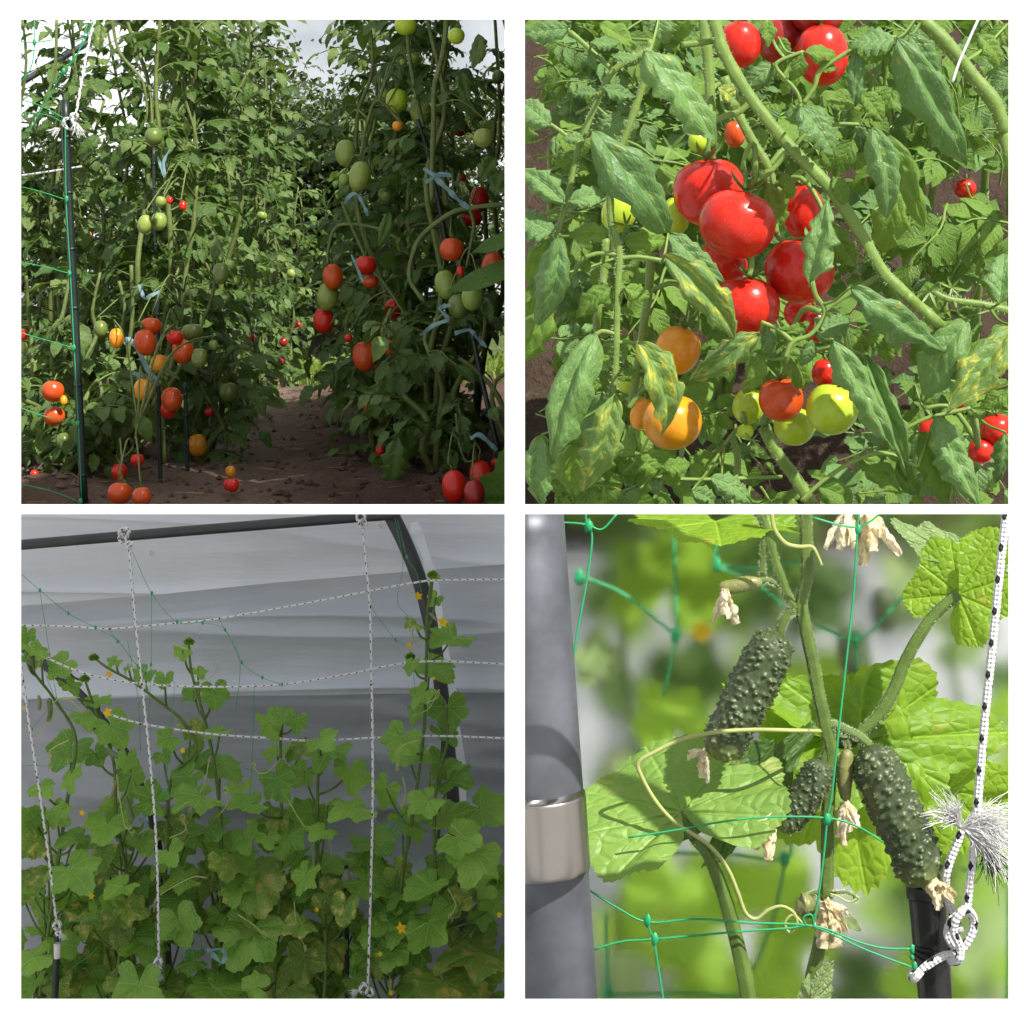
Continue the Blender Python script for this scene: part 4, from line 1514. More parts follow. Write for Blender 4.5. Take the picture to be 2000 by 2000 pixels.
tr_stem(tb, [(520, 195), (470, 215), (385, 265), (330, 360), (275, 500), (245, 580), (215, 720), (170, 890)], 27, 1.55, w2=20)
tr_stem(tb, [(380, 265), (310, 200), (220, 120)], 18, 1.55)
tr_stem(tb, [(240, 540), (190, 500), (140, 465)], 15, 1.55)
tr_stem(tb, [(380, 850), (405, 960), (400, 1080), (395, 1250), (390, 1400), (375, 1515)], 30, 1.54, w2=22)
tr_stem(tb, [(405, 975), (480, 970), (570, 985)], 18, 1.54)
tr_stem(tb, [(395, 960), (330, 955), (275, 970)], 16, 1.54)
tr_stem(tb, [(395, 1295), (430, 1290), (480, 1300)], 17, 1.54)
tr_stem(tb, [(390, 1260), (340, 1250), (310, 1270)], 17, 1.54)
tr_stem(tb, [(400, 985), (380, 890), (370, 760), (380, 640), (440, 480), (505, 280), (520, 150)], 28, 1.66)
tr_stem(tb, [(355, 900), (345, 1050), (320, 1230), (330, 1500, 1.9), (330, 1900, 2.45)], 30, 1.7)
tr_stem(tb, [(525, 950), (515, 1100), (495, 1240), (450, 1540)], 32, 1.72)
tr_stem(tb, [(440, 1540), (470, 1500), (520, 1440)], 18, 1.66)
tr_stem(tb, [(470, 1720), (540, 1790), (560, 1800), (700, 1810), (1020, 1800)], 16, 1.6)
tr_stem(tc_, [(1530, 60), (1640, 165), (1740, 290), (1820, 390), (1865, 520), (1890, 660), (1880, 800, 2.5)], 58, 1.58, w2=52)
tr_stem(td, [(1900, 1180), (1780, 1150), (1650, 1130), (1580, 1095)], 32, 1.62, w2=22)
tr_stem(td, [(1090, 1890), (1180, 1810), (1290, 1740), (1400, 1710), (1530, 1760)], 16, 1.56)
tr_stem(td, [(1480, 1620), (1560, 1580), (1640, 1560), (1730, 1540)], 16, 1.62)
tr_stem(td, [(1730, 1540), (1760, 1700, 1.8), (1750, 1880, 2.45)], 24, 1.64)

# t bx by tx ty width variant depth tilt
TRLEAF = """b 500 190 818 492 200 a 1.5
b 300 490 668 880 245 a 1.5
b 410 430 330 520 120 a 1.53
b 215 105 40 120 130 a 1.55
b 300 160 405 160 70 a 1.52
b 385 215 475 205 60 a 1.52
b 295 195 300 268 50 a 1.53
b 345 330 465 365 90 a 1.5
b 320 350 240 335 62 a 1.53
b 270 530 200 490 74 a 1.52
b 165 510 155 592 50 a 1.54
b 240 570 175 640 80 d 1.54
b 230 640 295 625 70 d 1.54
b 197 765 40 590 150 a 1.52
b 215 760 365 715 100 a 1.5
b 145 470 20 370 150 a 1.53
b 60 470 40 560 110 d 1.6
b 165 885 20 810 170 a 1.53
b 180 885 175 1265 175 a 1.5
b 140 910 40 1070 110 d 1.56
b 150 1120 55 1420 150 d 1.56
b 90 1040 70 1220 120 d 1.62
b 315 1255 60 1680 200 a 1.51
b 345 1480 200 1665 170 a 1.57
b 385 1490 330 1890 205 y 1.5
b 110 1640 50 1910 170 a 1.53
b 240 1670 200 1900 180 d 1.58
b 365 885 215 845 110 d 1.53
b 300 830 300 935 90 d 1.55
b 420 905 620 905 125 d 1.55
b 575 960 938 1258 175 y 1.49
b 590 880 785 1060 150 a 1.57
b 270 975 285 1040 60 d 1.54
b 345 1000 390 995 40 d 1.53
b 410 1035 450 1045 40 d 1.53
b 375 1080 215 1160 115 d 1.53
b 425 1085 535 1120 95 d 1.52
b 405 1170 462 1172 42 d 1.53
b 380 1135 330 1130 40 d 1.53
b 475 1290 738 1625 190 y 1.5
b 480 1400 390 1425 60 d 1.53
b 370 1440 258 1440 85 d 1.54
b 370 1350 320 1350 40 d 1.53
a 930 1255 680 1445 150 y 1.53
a 940 1330 925 1515 110 d 1.55
a 1030 1310 1165 1475 140 d 1.57
a 950 1235 1030 1340 90 a 1.54
a 1035 1255 1135 1215 66 d 1.54
a 1135 1260 1275 1195 140 a 1.53
a 1135 1280 1115 1395 85 a 1.53
a 1210 1280 1460 1660 150 a 1.51
a 1330 1340 1545 1835 110 a 1.53
a 1125 1065 1195 785 165 a 1.5
a 1275 1085 1640 1320 180 a 1.5
d 1725 1210 1478 1435 200 a 1.53
d 1890 1230 1680 1535 185 y 1.52
d 1840 1145 1860 930 180 a 1.55
c 1450 140 1768 605 230 a 1.49
c 1500 130 1640 290 160 a 1.52
c 1445 150 1290 130 140 a 1.52
c 1440 170 1330 215 80 d 1.54
a 1300 195 1300 385 98 a 1.53
a 1105 195 1240 185 90 d 1.53
a 1095 205 1085 315 85 d 1.53
a 1155 245 1225 245 66 d 1.54
a 1035 225 1085 345 100 d 1.56
a 985 240 890 330 130 a 1.58
a 1005 140 1055 215 80 d 1.58
a 960 70 985 165 80 d 1.54
a 1090 400 1235 560 165 a 1.52
a 1165 360 1330 380 100 d 1.58
a 1060 400 1070 490 90 a 1.55
a 1300 480 1350 520 60 a 1.55
c 1360 480 1505 808 170 a 1.51
c 1400 490 1608 825 130 d 1.56
c 1480 720 1340 945 175 d 1.6
a 1205 840 1305 1055 140 d 1.6
a 1215 670 1288 765 90 d 1.54
a 1165 560 1245 645 95 d 1.57
a 970 690 1065 885 130 d 1.62
a 1020 650 1090 760 90 d 1.6
a 780 330 885 385 100 y 1.59
b 560 40 545 150 150 a 1.58
b 330 90 470 150 100 d 1.6
b 50 90 130 110 90 d 1.63
b 470 1720 580 1795 100 d 1.56
b 570 1760 685 1755 95 d 1.55
b 590 1770 610 1850 90 d 1.56
a 750 1800 935 1860 135 a 1.53
a 680 1850 790 1890 100 a 1.56
a 790 1850 920 1910 120 a 1.56
b 470 1850 440 1905 90 a 1.58
b 560 1860 600 1910 80 d 1.6
a 690 1740 760 1700 90 d 1.62
d 1310 1720 1480 1840 120 d 1.56
d 1400 1700 1580 1890 130 d 1.56
d 1150 1830 1350 1900 160 d 1.6
d 1540 1630 1690 1890 165 d 1.57
d 1600 1570 1755 1895 180 a 1.55
d 1860 1630 1880 1840 100 a 1.55
d 1710 1530 1800 1570 90 d 1.62
d 1870 1480 1770 1540 90 d 1.58
d 1460 1640 1400 1740 90 d 1.6
d 1520 1450 1610 1530 110 d 1.65
d 1760 130 1890 230 120 d 1.6
c 1870 90 1790 200 110 d 1.62
c 1320 350 1420 440 120 d 1.65
c 1440 330 1380 450 110 d 1.66
d 1330 1260 1420 1300 70 d 1.66
d 1400 1280 1420 1380 80 d 1.66
d 1290 1260 1360 1350 80 d 1.68""".split('\n')
TT = {'a': ta, 'b': tb, 'c': tc_, 'd': td}
r = random.Random(5)
for e in TRLEAF:
    k, bx, by, tx_, ty_, w, vr, d = e.split()
    bx, by, tx_, ty_, w, d = map(float, (bx, by, tx_, ty_, w, d))
    L2 = math.hypot(tx_ - bx, ty_ - by)
    tilt = r.uniform(-.12, .28)
    B = at('TR', bx, by, d + .012)
    T = at('TR', tx_, ty_, d + .012 - sz(L2, d) * tilt)
    L = (T - B).length
    ax = (T - B).normalized()
    N = Vector((r.uniform(-.35, .35), -1, r.uniform(.1, .75)))
    N = (N - ax * N.dot(ax)).normalized()
    vis = max(.55, abs(N.y))
    link('leaf', r.choice(TRL[vr]), TT[k], frame_m(B, ax, N, L * 1.08, min(1.8, sz(w, d) / L / .56 / vis * .82), .95))
    c, dist = nearest(B, SC[TT[k].name])
    if .006 < dist < .09:
        mb = MB()
        mid = B.lerp(c, .5) + Vector((0, .006, -.004)) 
        tube(mb, [B, mid, c], [.0011, .0016], 5, 4)
        part('petiole', mb, M['stem_sun'], TT[k])

TRT = """a 745 722 138 134 red 1.665|a 850 842 145 134 red 1.60|a 1098 800 78 108 red 1.70|a 1085 1020 131 126 red 1.645|a 800 985 92 92 red 1.71|a 885 1155 125 120 red 1.63|a 860 165 78 92 red 1.72|a 1010 150 88 92 dred 1.78|a 1170 205 98 120 red 1.74|a 1150 45 105 70 dred 1.76|a 840 505 40 52 orange 1.74|b 625 1320 86 96 amber 1.70|b 605 1590 113 107 amber 1.64|b 405 800 66 80 lime 1.72|b 620 812 52 74 lime 1.72|b 490 1560 44 64 amber 1.72|a 1015 1505 84 86 orange 1.62|a 1208 1542 99 99 lime 1.61|a 1065 1608 77 74 lime 1.66|a 895 1530 62 72 lime 1.68|a 880 1628 31 30 lime 1.62|a 1180 1405 48 54 red 1.68|a 1150 1230 44 70 red 1.70|a 1085 1180 60 60 red 1.74|d 1575 1620 42 42 red 1.75|d 1690 1500 32 52 red 1.76|d 1830 1620 62 62 red 1.78|d 1770 1700 50 50 red 1.78|b 440 1440 52 44 lime 1.74|b 200 1620 28 42 lime 1.74|a 700 535 36 40 lime 1.74""".split('|')
for i, e in enumerate(TRT):
    k, x, y, rx, ry, c, d = e.split()
    x, y = float(x), float(y)
    ax = (.12 + (.2 if i % 2 else -.2), -.12, 1)
    if (x, y) == (850, 842): ax = (.25, -.02, 1)
    if (x, y) == (885, 1155): ax = (.12, .0, 1)
    fo = tomato(TT[k], 'TR', x, y, float(rx), float(ry), c, float(d), i, ax)
    stalk(TT[k], fo, SC[TT[k].name], .0022, 'stem_sun', .12)

# withered truss stubs (star-shaped calyxes left on the stalk)
for i, (x, y, d, s, k) in enumerate([(1575, 1100, 1.6, 60, 'd'), (1660, 1085, 1.61, 60, 'd'), (600, 560, 1.6, 80, 'b'), (430, 850, 1.6, 60, 'b'), (905, 1660, 1.6, 50, 'a')]):
    rr = random.Random(i)
    mb = MB()
    c = at('TR', x, y, d)
    for j in range(6):
        a = j * 1.05 + rr.uniform(-.3, .3)
        X = Vector((math.cos(a), -.4, math.sin(a)))
        leaflet(mb, frame_m(c, X, Vector((0, -1, .3)), sz(s, d) * rr.uniform(.7, 1.2)), .16, 6, 1, 0, 1, .3, rr.uniform(-.8, .4), .02, j)
    part('calyx', mb, M['calyx' if i in (2, 3) else 'stem_sun'], TT[k])
mb = MB()
tube(mb, line('TR', [(1760, 70), (1715, 170), (1685, 240), (1662, 310)], 1.53), sz(5.5, 1.53), 6, 6)
solo('string', mb, M['fibre'], 'white plastic string hanging beside the thick stem, upper right', 'string')

# leafy plants further back on the bank
BGC = [compound(M['tr_d'], M['stem_sun'], 60 + k, 3) for k in range(6)] + [compound(M['tr_a'], M['stem_sun'], 70 + k, 3) for k in range(2)]
bgp = []
for i, (x, y, lab) in enumerate([(250, 900, 'leafy tomato plant in the background behind the dusty leaves on the left'),
                                 (800, 1000, 'leafy tomato plant in the background behind the red cluster'),
                                 (1300, 700, 'leafy tomato plant in the background right of the slanting stem'),
                                 (1730, 560, 'distant tomato plant at the right edge with one small red and one lime fruit')]):
    p = at('TR', x, y, 2.6)
    t = thing('tomato_plant', lab, 'tomato plant', (p.x, p.y, bank_z(p.x, p.y)), 'tomato plants on the sunny bank')
    bgp.append(t)
    for s in range(3):
        mb = MB()
        b = MW[t.name].translation
        e = at('TR', x + r.uniform(-200, 200), 60 + 250 * s, 2.2)
        tube(mb, [b, b.lerp(e, .5) + Vector((r.uniform(-.05, .05), -.05, .05)), e], [.007, .004], 7, 6)
        part('stem', mb, M['stem_sun'], t)
gaps = [(1500, 960, 260, 90), (1800, 960, 150, 110), (1300, 1330, 110, 130), (560, 1170, 80, 60), (790, 1340, 90, 120), (720, 1720, 130, 70), (1000, 1750, 160, 60), (90, 1480, 90, 60), (1640, 1350, 70, 60)]
cnt = 0
while cnt < 430:
    x, y = (r.uniform(-60, 1960) if cnt < 340 else r.uniform(40, 330)), r.uniform(0, 1960)
    if any(abs(x - a) < c and abs(y - b) < e for a, b, c, e in gaps): continue
    if y > 1150 and r.random() < .5: continue
    cnt += 1
    d = r.uniform(1.84, 2.35)
    p = at('TR', x, y, d)
    a = r.uniform(0, 6.28)
    X = Vector((math.cos(a), -.5, math.sin(a) * .7))
    N = Vector((r.uniform(-.5, .5), -1, r.uniform(.2, 1.1)))
    Lc = r.uniform(.08, .15) if cnt <= 340 else r.uniform(.06, .09)
    if p.x - .75 * Lc < .012 or p.x + X.normalized().x * 1.25 * Lc < .03:
        X.x = abs(X.x) + .6
        p.x = max(p.x, .018 + .1 * Lc)
        X.y *= .3
        N.x = 0
    link('leaf', r.choice(BGC), bgp[min(3, int(max(0, x) / 500))], frame_m(p, X, N, Lc))
tomato(bgp[3], 'TR', 1710, 712, 42, 38, 'red', 2.1, 3)
tomato(bgp[3], 'TR', 1745, 778, 43, 37, 'lime', 2.1, 4)

# ================================================================== BOTTOM LEFT: cucumbers in the polytunnel
DV = 3.95
_r = random.Random(3)
CUL = [palmate(M['cu_a'], 100 + k, _r.uniform(-.08, .3), _r.uniform(.02, .42), _r.uniform(.03, .10), 60, 7, _r.uniform(.6, 1.2), .025) for k in range(12)]
CUB = [palmate(M['cu_b'], 120 + k, _r.uniform(-.08, .25), _r.uniform(.05, .4), _r.uniform(.04, .11), 60, 7, _r.uniform(.5, 1.1), .03) for k in range(7)]
# film wall: three lapped sheets with soft horizontal folds
pw = thing('polytunnel_wall', 'milky polythene tunnel wall with horizontal folds behind the cucumbers', 'polytunnel wall', (-.7, 4.40, 0))


def film_sheet(x0, x1, ztop, zbot, yoff, seed, mat):
    mb = MB()
    nx, nz = 60, 90
    vs = []
    for i in range(nz + 1):
        for j in range(nx + 1):
            u, v = j / nx, i / nz
            x = x0 + (x1 - x0) * u
            za, zc = ztop[0] + (ztop[1] - ztop[0]) * u, zbot[0] + (zbot[1] - zbot[0]) * u
            z = za + (zc - za) * v
            sag = .05 * math.sin(u * 3.1)
            f = mnoise.fractal(Vector((x * .5, (z + sag) * 5.5, seed)), 1, 2, 3)
            f2 = mnoise.fractal(Vector((x * 2.5, (z + .25 * x) * 4, seed + 9)), 1, 2, 3)
            ff = (1 - abs(mnoise.noise(Vector((x * .45 + seed, (z + sag + .06 * math.sin(x * 2)) * 6.5, seed * 3))))) ** 7
            vs.append((x, 4.30 + yoff + .020 * f + .012 * f2 - .030 * ff, z))
    w = nx + 1
    fs = [(i * w + j, (i + 1) * w + j, (i + 1) * w + j + 1, i * w + j + 1) for i in range(nz) for j in range(nx)]
    mb.add(vs, fs)
    part('film', mb, mat, pw)


zt = at('BL', 0, 2, 4.30).z
film_sheet(-1.55, -.012, (zt, zt), (at('BL', 0, 402, 4.3).z, at('BL', 0, 190, 4.3).z), .0, 1, M['film_w'])
film_sheet(-1.55, -.012, (at('BL', 0, 370, 4.3).z, at('BL', 0, 165, 4.3).z), (at('BL', 0, 720, 4.3).z, at('BL', 0, 690, 4.3).z), .045, 2, M['film'])
film_sheet(-1.55, -.012, (at('BL', 0, 655, 4.3).z, at('BL', 0, 640, 4.3).z), (0.02, 0.02), .09, 3, M['film_low'])
# added edge-on sheet that diffuses sunlight onto the tunnel cucumbers
mb = MB()
quad_sheet(mb, [Vector((.002, 2.5, .0)), Vector((.002, 4.40, .0)), Vector((.002, 4.40, H + 1.85)), Vector((.002, 2.5, H + 1.85))], 12, .003, 2)
part('added_diffuser', mb, M['film_diffuser'], pw)
# lapped pale seam along the hoop
mb = MB()
strip(mb, line('BL', [(1560, 40), (1625, 230), (1690, 600), (1735, 950), (1752, 1260), (1760, 1500)], 4.24), sz(44, 4.25), 2)
part('seam', mb, M['film_w'], pw)


def pipe(q, pts, d, w, label, name='tunnel_pipe', mat='pipe', drop=False):
    P = line(q, pts, d)
    mb = MB()
    tube(mb, P, [sz(w[0] / 2, d), sz(w[1] / 2, d)] if isinstance(w, tuple) else sz(w / 2, d), 14, 8)
    return solo(name, mb, M[mat], label, 'pipe', 'polytunnel frame pipes')


pipe('BL', [(-200, 150), (80, 124), (700, 72), (1380, 18), (1490, 12)], 4.12, 40, 'dark horizontal frame pipe running along the top under the film')
pipe('BL', [(1470, 0), (1525, 110), (1580, 250), (1620, 400), (1655, 600), (1685, 820), (1708, 1060), (1730, 1400), (1745, 1900), (1752, 2700)], 4.14, (62, 44), 'dark curved hoop pipe coming down on the right')
pipe('BL', [(-150, 330), (80, 505), (220, 618), (340, 730), (470, 908), (540, 1070), (600, 1300), (640, 1900), (650, 2700)], 4.2, (36, 34), 'dark slanting brace pipe behind the leaves on the left')

DR = 3.80
rope('BL', [(78, 570), (110, 800), (150, 1060), (190, 1350), (212, 1540)], DR, 10, 'speckled white rope at the left edge, tied to a dark stake', knots=[(216, 1560, 14), (222, 1590, 10)], frays=[(225, 1585, .6, -.8, 30)], clips=[(88, 638), (140, 1002), (170, 1212), (195, 1362)], group='speckled hanging ropes')
rope('BL', [(488, 140), (508, 380), (535, 640), (573, 1010), (592, 1300), (600, 1690)], DR, 10, 'speckled white rope hung from the top pipe, ending in a white knot', knots=[(598, 1700, 14), (596, 1725, 12), (470, 80, 20), (486, 125, 12), (465, 100, 16)], frays=[(560, 145, .7, -.5, 32), (600, 1735, .2, -1, 34)], clips=[(535, 650), (577, 1022)], group='speckled hanging ropes')
rope('BL', [(1368, 40), (1385, 220), (1398, 400), (1404, 700), (1407, 1050), (1400, 1400), (1388, 1800)], DR, 10, 'speckled white rope right of the middle, hung from the pipe corner', knots=[(1375, 1800, 16), (1395, 1812, 14), (1362, 20, 18), (1370, 45, 16)], frays=[(1420, 50, .9, .0, 36), (1355, 1805, -.9, -.2, 34)], clips=[(1398, 357), (1400, 652), (1404, 1142), (1398, 1442), (1390, 1678)], group='speckled hanging ropes')
rope('BL', [(40, 428), (250, 432), (412, 441), (620, 424), (830, 402), (1180, 340), (1545, 270), (1660, 258), (1940, 254)], 3.9, 8, 'topmost horizontal speckled cord stretched across the film', clips=[(412, 442), (828, 402)])
rope('BL', [(160, 545), (330, 612), (530, 648), (800, 660), (1060, 652), (1300, 615), (1580, 565), (1940, 575)], 3.9, 8, 'middle horizontal speckled cord sagging above the leaves')
rope('BL', [(400, 760), (540, 800), (800, 838), (1050, 855), (1200, 862), (1600, 845), (1940, 855)], 3.9, 8, 'lowest horizontal speckled cord passing behind the leaf tips', clips=[(530, 800)])
garden_stake('BL', [(219, 1575), (212, 1700), (202, 2000), (196, 2300)], 3.82, 26, 'dark stake with a paper tag under the left rope', group=None, rings=False)
garden_stake('BL', [(595, 1730), (592, 1800), (588, 2000), (584, 2300)], 3.82, 24, 'dark stake under the knot of the second rope', rings=False)
garden_stake('BL', [(1306, 1335), (1308, 1600), (1310, 2300)], 4.05, 18, 'short dark stake with white tag standing behind the leaves', rings=False)
garden_stake('BL', [(1383, 1815), (1382, 1900), (1380, 2300)], 3.82, 22, 'dark stake end under the right hand rope', rings=False)
for i, (x, y, d, lab) in enumerate([(216, 1655, 3.80, 'small paper tag on the dark stake at the left'), (1307, 1375, 4.035, 'small white tag on the stake behind the middle leaves')]):
    mb = MB()
    p = at('BL', x, y, d)
    tube(mb, [p + Vector((0, 0, .016)), p - Vector((0, 0, .016))], sz(13, d), 10, 1, False)
    solo('stake_tag', mb, M['tag'], lab, 'tag', 'paper tags on stakes')
# green trellis netting in the tunnel
nb = thing('trellis_net', 'thin green trellis netting draped over the cucumber cords', 'net', at('BL', 700, 1700, 3.88))
NET = [[(60, 215), (150, 295), (258, 382), (360, 436), (445, 487), (520, 580), (640, 660)], [(500, 150), (572, 305), (668, 415), (765, 418), (850, 445), (912, 567), (990, 625), (1065, 650)], [(412, 445), (445, 487)],
       [(572, 305), (570, 575), (560, 780)], [(150, 295), (185, 520), (215, 710)], [(1400, 360), (1492, 482), (1545, 520), (1570, 700)], [(1500, 30), (1535, 170), (1570, 225), (1590, 300)], [(1490, 20), (1520, 200), (1500, 340), (1570, 420)],
       [(828, 405), (850, 445), (905, 560), (890, 750)], [(130, 490), (215, 710), (330, 770), (480, 830)], [(120, 820), (215, 712), (300, 700)], [(90, 955), (250, 960), (345, 940)], [(200, 1365), (300, 1290), (420, 1240)],
       [(1405, 900), (1460, 1000), (1550, 985), (1500, 970)], [(1405, 1150), (1470, 1200), (1580, 1330), (1650, 1420)], [(1470, 1200), (1520, 1160), (1400, 1330)], [(1400, 1450), (1470, 1560), (1400, 1640), (1460, 1660)],
       [(640, 880), (720, 860), (650, 900), (590, 880)], [(560, 1080), (640, 1060), (600, 1040)], [(860, 940), (950, 975), (1060, 1020), (1040, 1100)], [(700, 1150), (760, 1120), (800, 1140)], [(690, 1690), (700, 1660), (850, 1660)],
       [(720, 1480), (760, 1640), (700, 1690)], [(960, 1780), (1000, 1700), (960, 1600)], [(200, 1550), (380, 1540), (420, 1560)], [(240, 1740), (330, 1680), (370, 1640)], [(480, 480), (520, 700), (530, 900)], [(660, 640), (640, 880), (620, 1080)], [(960, 650), (950, 975), (930, 1150)]]
for pts in NET:
    mb = MB()
    tube(mb, line('BL', pts, 3.86), .0007, 4, 6)
    part('cord', mb, M['net'], nb)
for i, (x, y) in enumerate([(150, 295), (258, 382), (360, 436), (445, 487), (572, 305), (668, 415), (765, 418), (850, 445), (912, 567), (990, 625), (1492, 482), (215, 710), (1535, 170), (1470, 1200), (570, 575), (640, 885), (120, 820), (520, 580), (700, 1690), (1065, 650)]):
    mb = MB()
    knotblob(mb, at('BL', x, y, 3.857), .004, i)
    part('knot', mb, M['net'], nb)

VINES = [('cucumber vine climbing at the left edge to the end of the brace pipe', [(110, 2300), (150, 1837), (215, 1350), (260, 1050), (285, 850), (200, 700), (120, 590), (100, 480)]),
         ('cucumber vine with a yellow flower left of the second rope', [(400, 2300), (430, 1837), (480, 1450), (440, 1150), (430, 950), (380, 800), (340, 690), (320, 630)]),
         ('tall cucumber vine in the middle with its bud high on the film', [(800, 2300), (820, 1837), (835, 1300), (825, 1080), (795, 880), (755, 720), (722, 600), (712, 490)]),
         ('cucumber runner slanting up to the left with a small yellow flower', [(640, 2300), (620, 1700), (630, 1200), (650, 1000), (740, 900), (690, 790), (600, 715), (500, 640), (410, 590), (352, 548)]),
         ('cucumber vine right of the middle topped by a flat wide leaf', [(1010, 2300), (1040, 1700), (1062, 1300), (1060, 1000), (1058, 870), (1055, 770)]),
         ('short cucumber vine between the middle and the right rope', [(1180, 2300), (1230, 1700), (1200, 1300), (1200, 1000), (1210, 900), (1150, 850)]),
         ('tallest cucumber vine climbing the hoop pipe on the right', [(1440, 2300), (1470, 1837), (1515, 1400), (1570, 1060), (1600, 820), (1608, 600), (1612, 400), (1628, 240)]),
         ('cucumber vine at the right edge with large spotted leaves', [(1760, 2300), (1740, 1837), (1650, 1400), (1640, 1150), (1650, 1000), (1690, 850), (1670, 700)])]
VP = []
for i, (lab, pts) in enumerate(VINES):
    P = line('BL', pts, DV)
    t = thing('cucumber_plant', lab, 'cucumber plant', (P[0].x, P[0].y, 0), 'cucumber plants in the polytunnel')
    mb = MB()
    base = Vector((P[0].x, P[0].y, 0))
    ps = tube(mb, [base] + P, [.0045, .004, .0025], 7, 7, knob=.4)
    part('stem', mb, M['vine'], t)
    VP.append((t, ps))


def bl_leaf(zx, zy, size, seed, k=None, d=None, edge=None):
    r = random.Random(seed)
    d = d or DV - r.uniform(-.10, .16)
    c = at('BL', zx, zy, d)
    if k is None:
        k = min(range(len(VP)), key=lambda n: nearest(c, VP[n][1][4:])[1])
    t, ps = VP[k]
    low = zy / 1837
    a = -math.pi / 2 + r.gauss(0, .9)
    N = Vector((r.uniform(-.65, .65), -r.uniform(.2, .75), r.uniform(.45, 1.0)))
    if edge: N = Vector((r.uniform(-.25, .25), -.22, 1))
    if r.random() < .3: N = Vector((r.uniform(-.35, .35), -.3, 1))
    elif r.random() < .2: N = Vector((r.uniform(-.9, .9), -1, .25))
    N.normalize()
    X = Vector((math.cos(a), -.45, math.sin(a)))
    X = (X - N * X.dot(N)).normalized()
    L = sz(size, d) * .68 * r.uniform(.72, 1.22)
    B = c - X * L * .2
    pool = CUB if r.random() < (.06 + .42 * max(0, low - .6) / .4) else CUL
    link('leaf', r.choice(pool), t, frame_m(B, X, N, L, r.uniform(.9, 1.1)))
    s, dist = nearest(B + Vector((0, 0, -.06)), ps)
    mb = MB()
    if dist < .35:
        mid = B.lerp(s, .45) + Vector((0, 0, -.012))
        tube(mb, [B, mid, s], [.0022, .0030], 5, 5)
        part('petiole', mb, M['vine'], t)


BLL = """100 465 70|135 520 110|150 555 80|225 580 120|100 550 60|265 660 90|370 710 90|320 780 100|430 825 130|255 905 160|265 1005 140|365 920 100|500 1010 150|480 940 120|620 635 90|540 610 80|430 565 60|480 590 60|690 530 60|750 600 85|720 685 110|810 690 130|730 820 130|820 835 110|630 860 80|620 920 110|735 930 140|845 960 150|700 1010 180|690 1080 110|740 1080 150|570 1080 130|1050 770 170|1020 812 140|1120 795 110|1215 860 150|1235 905 170|1130 890 120|1040 910 90|1055 1025 190|1140 990 130|1325 990 130|1150 1130 170|1210 1205 130|1325 1120 180|930 1105 130|900 1045 110|1640 330 80|1640 245 60|1560 420 90|1690 480 150|1640 590 150|1550 580 70|1590 690 140|1690 755 160|1590 750 130|1680 840 120|1510 870 140|1560 910 120|1670 950 190|1710 1020 150|1720 960 70|1450 1060 150|1690 1160 230|1830 1125 190|1740 1230 160|1600 1100 120|1420 1250 190|1560 1200 120|1790 1310 210|1680 1340 160|1380 1300 150|1600 1420 220|1400 1400 170|1150 1380 170|960 1400 200|890 1290 160|850 1330 130|770 1410 160|680 1390 160|640 1290 160|600 1340 120|540 1400 150|500 1230 170|400 1190 160|390 1300 160|280 1360 170|290 1440 190|130 1250 150|120 1170 120|270 1240 120|110 1390 120|630 1560 150|830 1530 140|930 1600 200|900 1680 180|680 1560 140|500 1500 120|380 1630 160|560 1640 140|520 1810 210|640 1800 180|830 1810 240|1060 1815 190|1240 1645 200|1630 1560 230|1780 1665 230|1690 1795 230|1480 1705 130|1350 1770 140|1450 1560 140|1380 1660 150|1540 1790 140|1840 1560 140|1860 1480 110|1850 1740 140|110 1690 170|240 1640 140|240 1760 160|400 1800 150|120 1790 150|330 1560 120|720 1700 150|1010 1660 130|1130 1560 130|1220 1420 120|1060 1480 120|1150 1700 140|1250 1800 140|960 1790 120|1080 1240 130|1010 1230 120|920 1230 140|740 1230 90|230 1130 90|160 1040 100|480 1120 120|540 1250 120|300 1500 130|450 1420 120|1300 1500 150|1500 1480 130|1330 1430 130|1730 1470 150|1830 1400 130|1560 1650 130""".split('|')
for i, e in enumerate(BLL):
    x, y, s = map(float, e.split())
    bl_leaf(x, y, s, 1000 + i, edge=(i in (43, 44, 45, 57, 60, 61, 62, 63)))
r = random.Random(99)
for i in range(230):          # the shaded tangle low behind the big leaves
    y = 1100 + 800 * r.random() ** .7
    bl_leaf(r.uniform(60, 1900), y, r.uniform(80, 165), 3000 + i, d=DV + r.uniform(-.04, .26))
for x, y, s, k in [(412, 612, 16, 3), (407, 757, 24, 1), (1515, 1570, 28, 6), (1672, 415, 26, 6), (1578, 318, 20, 6), (1545, 502, 15, 6), (1637, 628, 9, 6), (310, 1135, 16, 0), (690, 900, 15, 3), (1435, 1668, 12, 6), (1195, 1500, 12, 5), (345, 1450, 15, 1), (1885, 1520, 14, 7), (1475, 1815, 12, 6), (90, 740, 10, 0)]:
    flower(VP[k][0], 'BL', x, y, s * .9, 3.78, int(x + y))
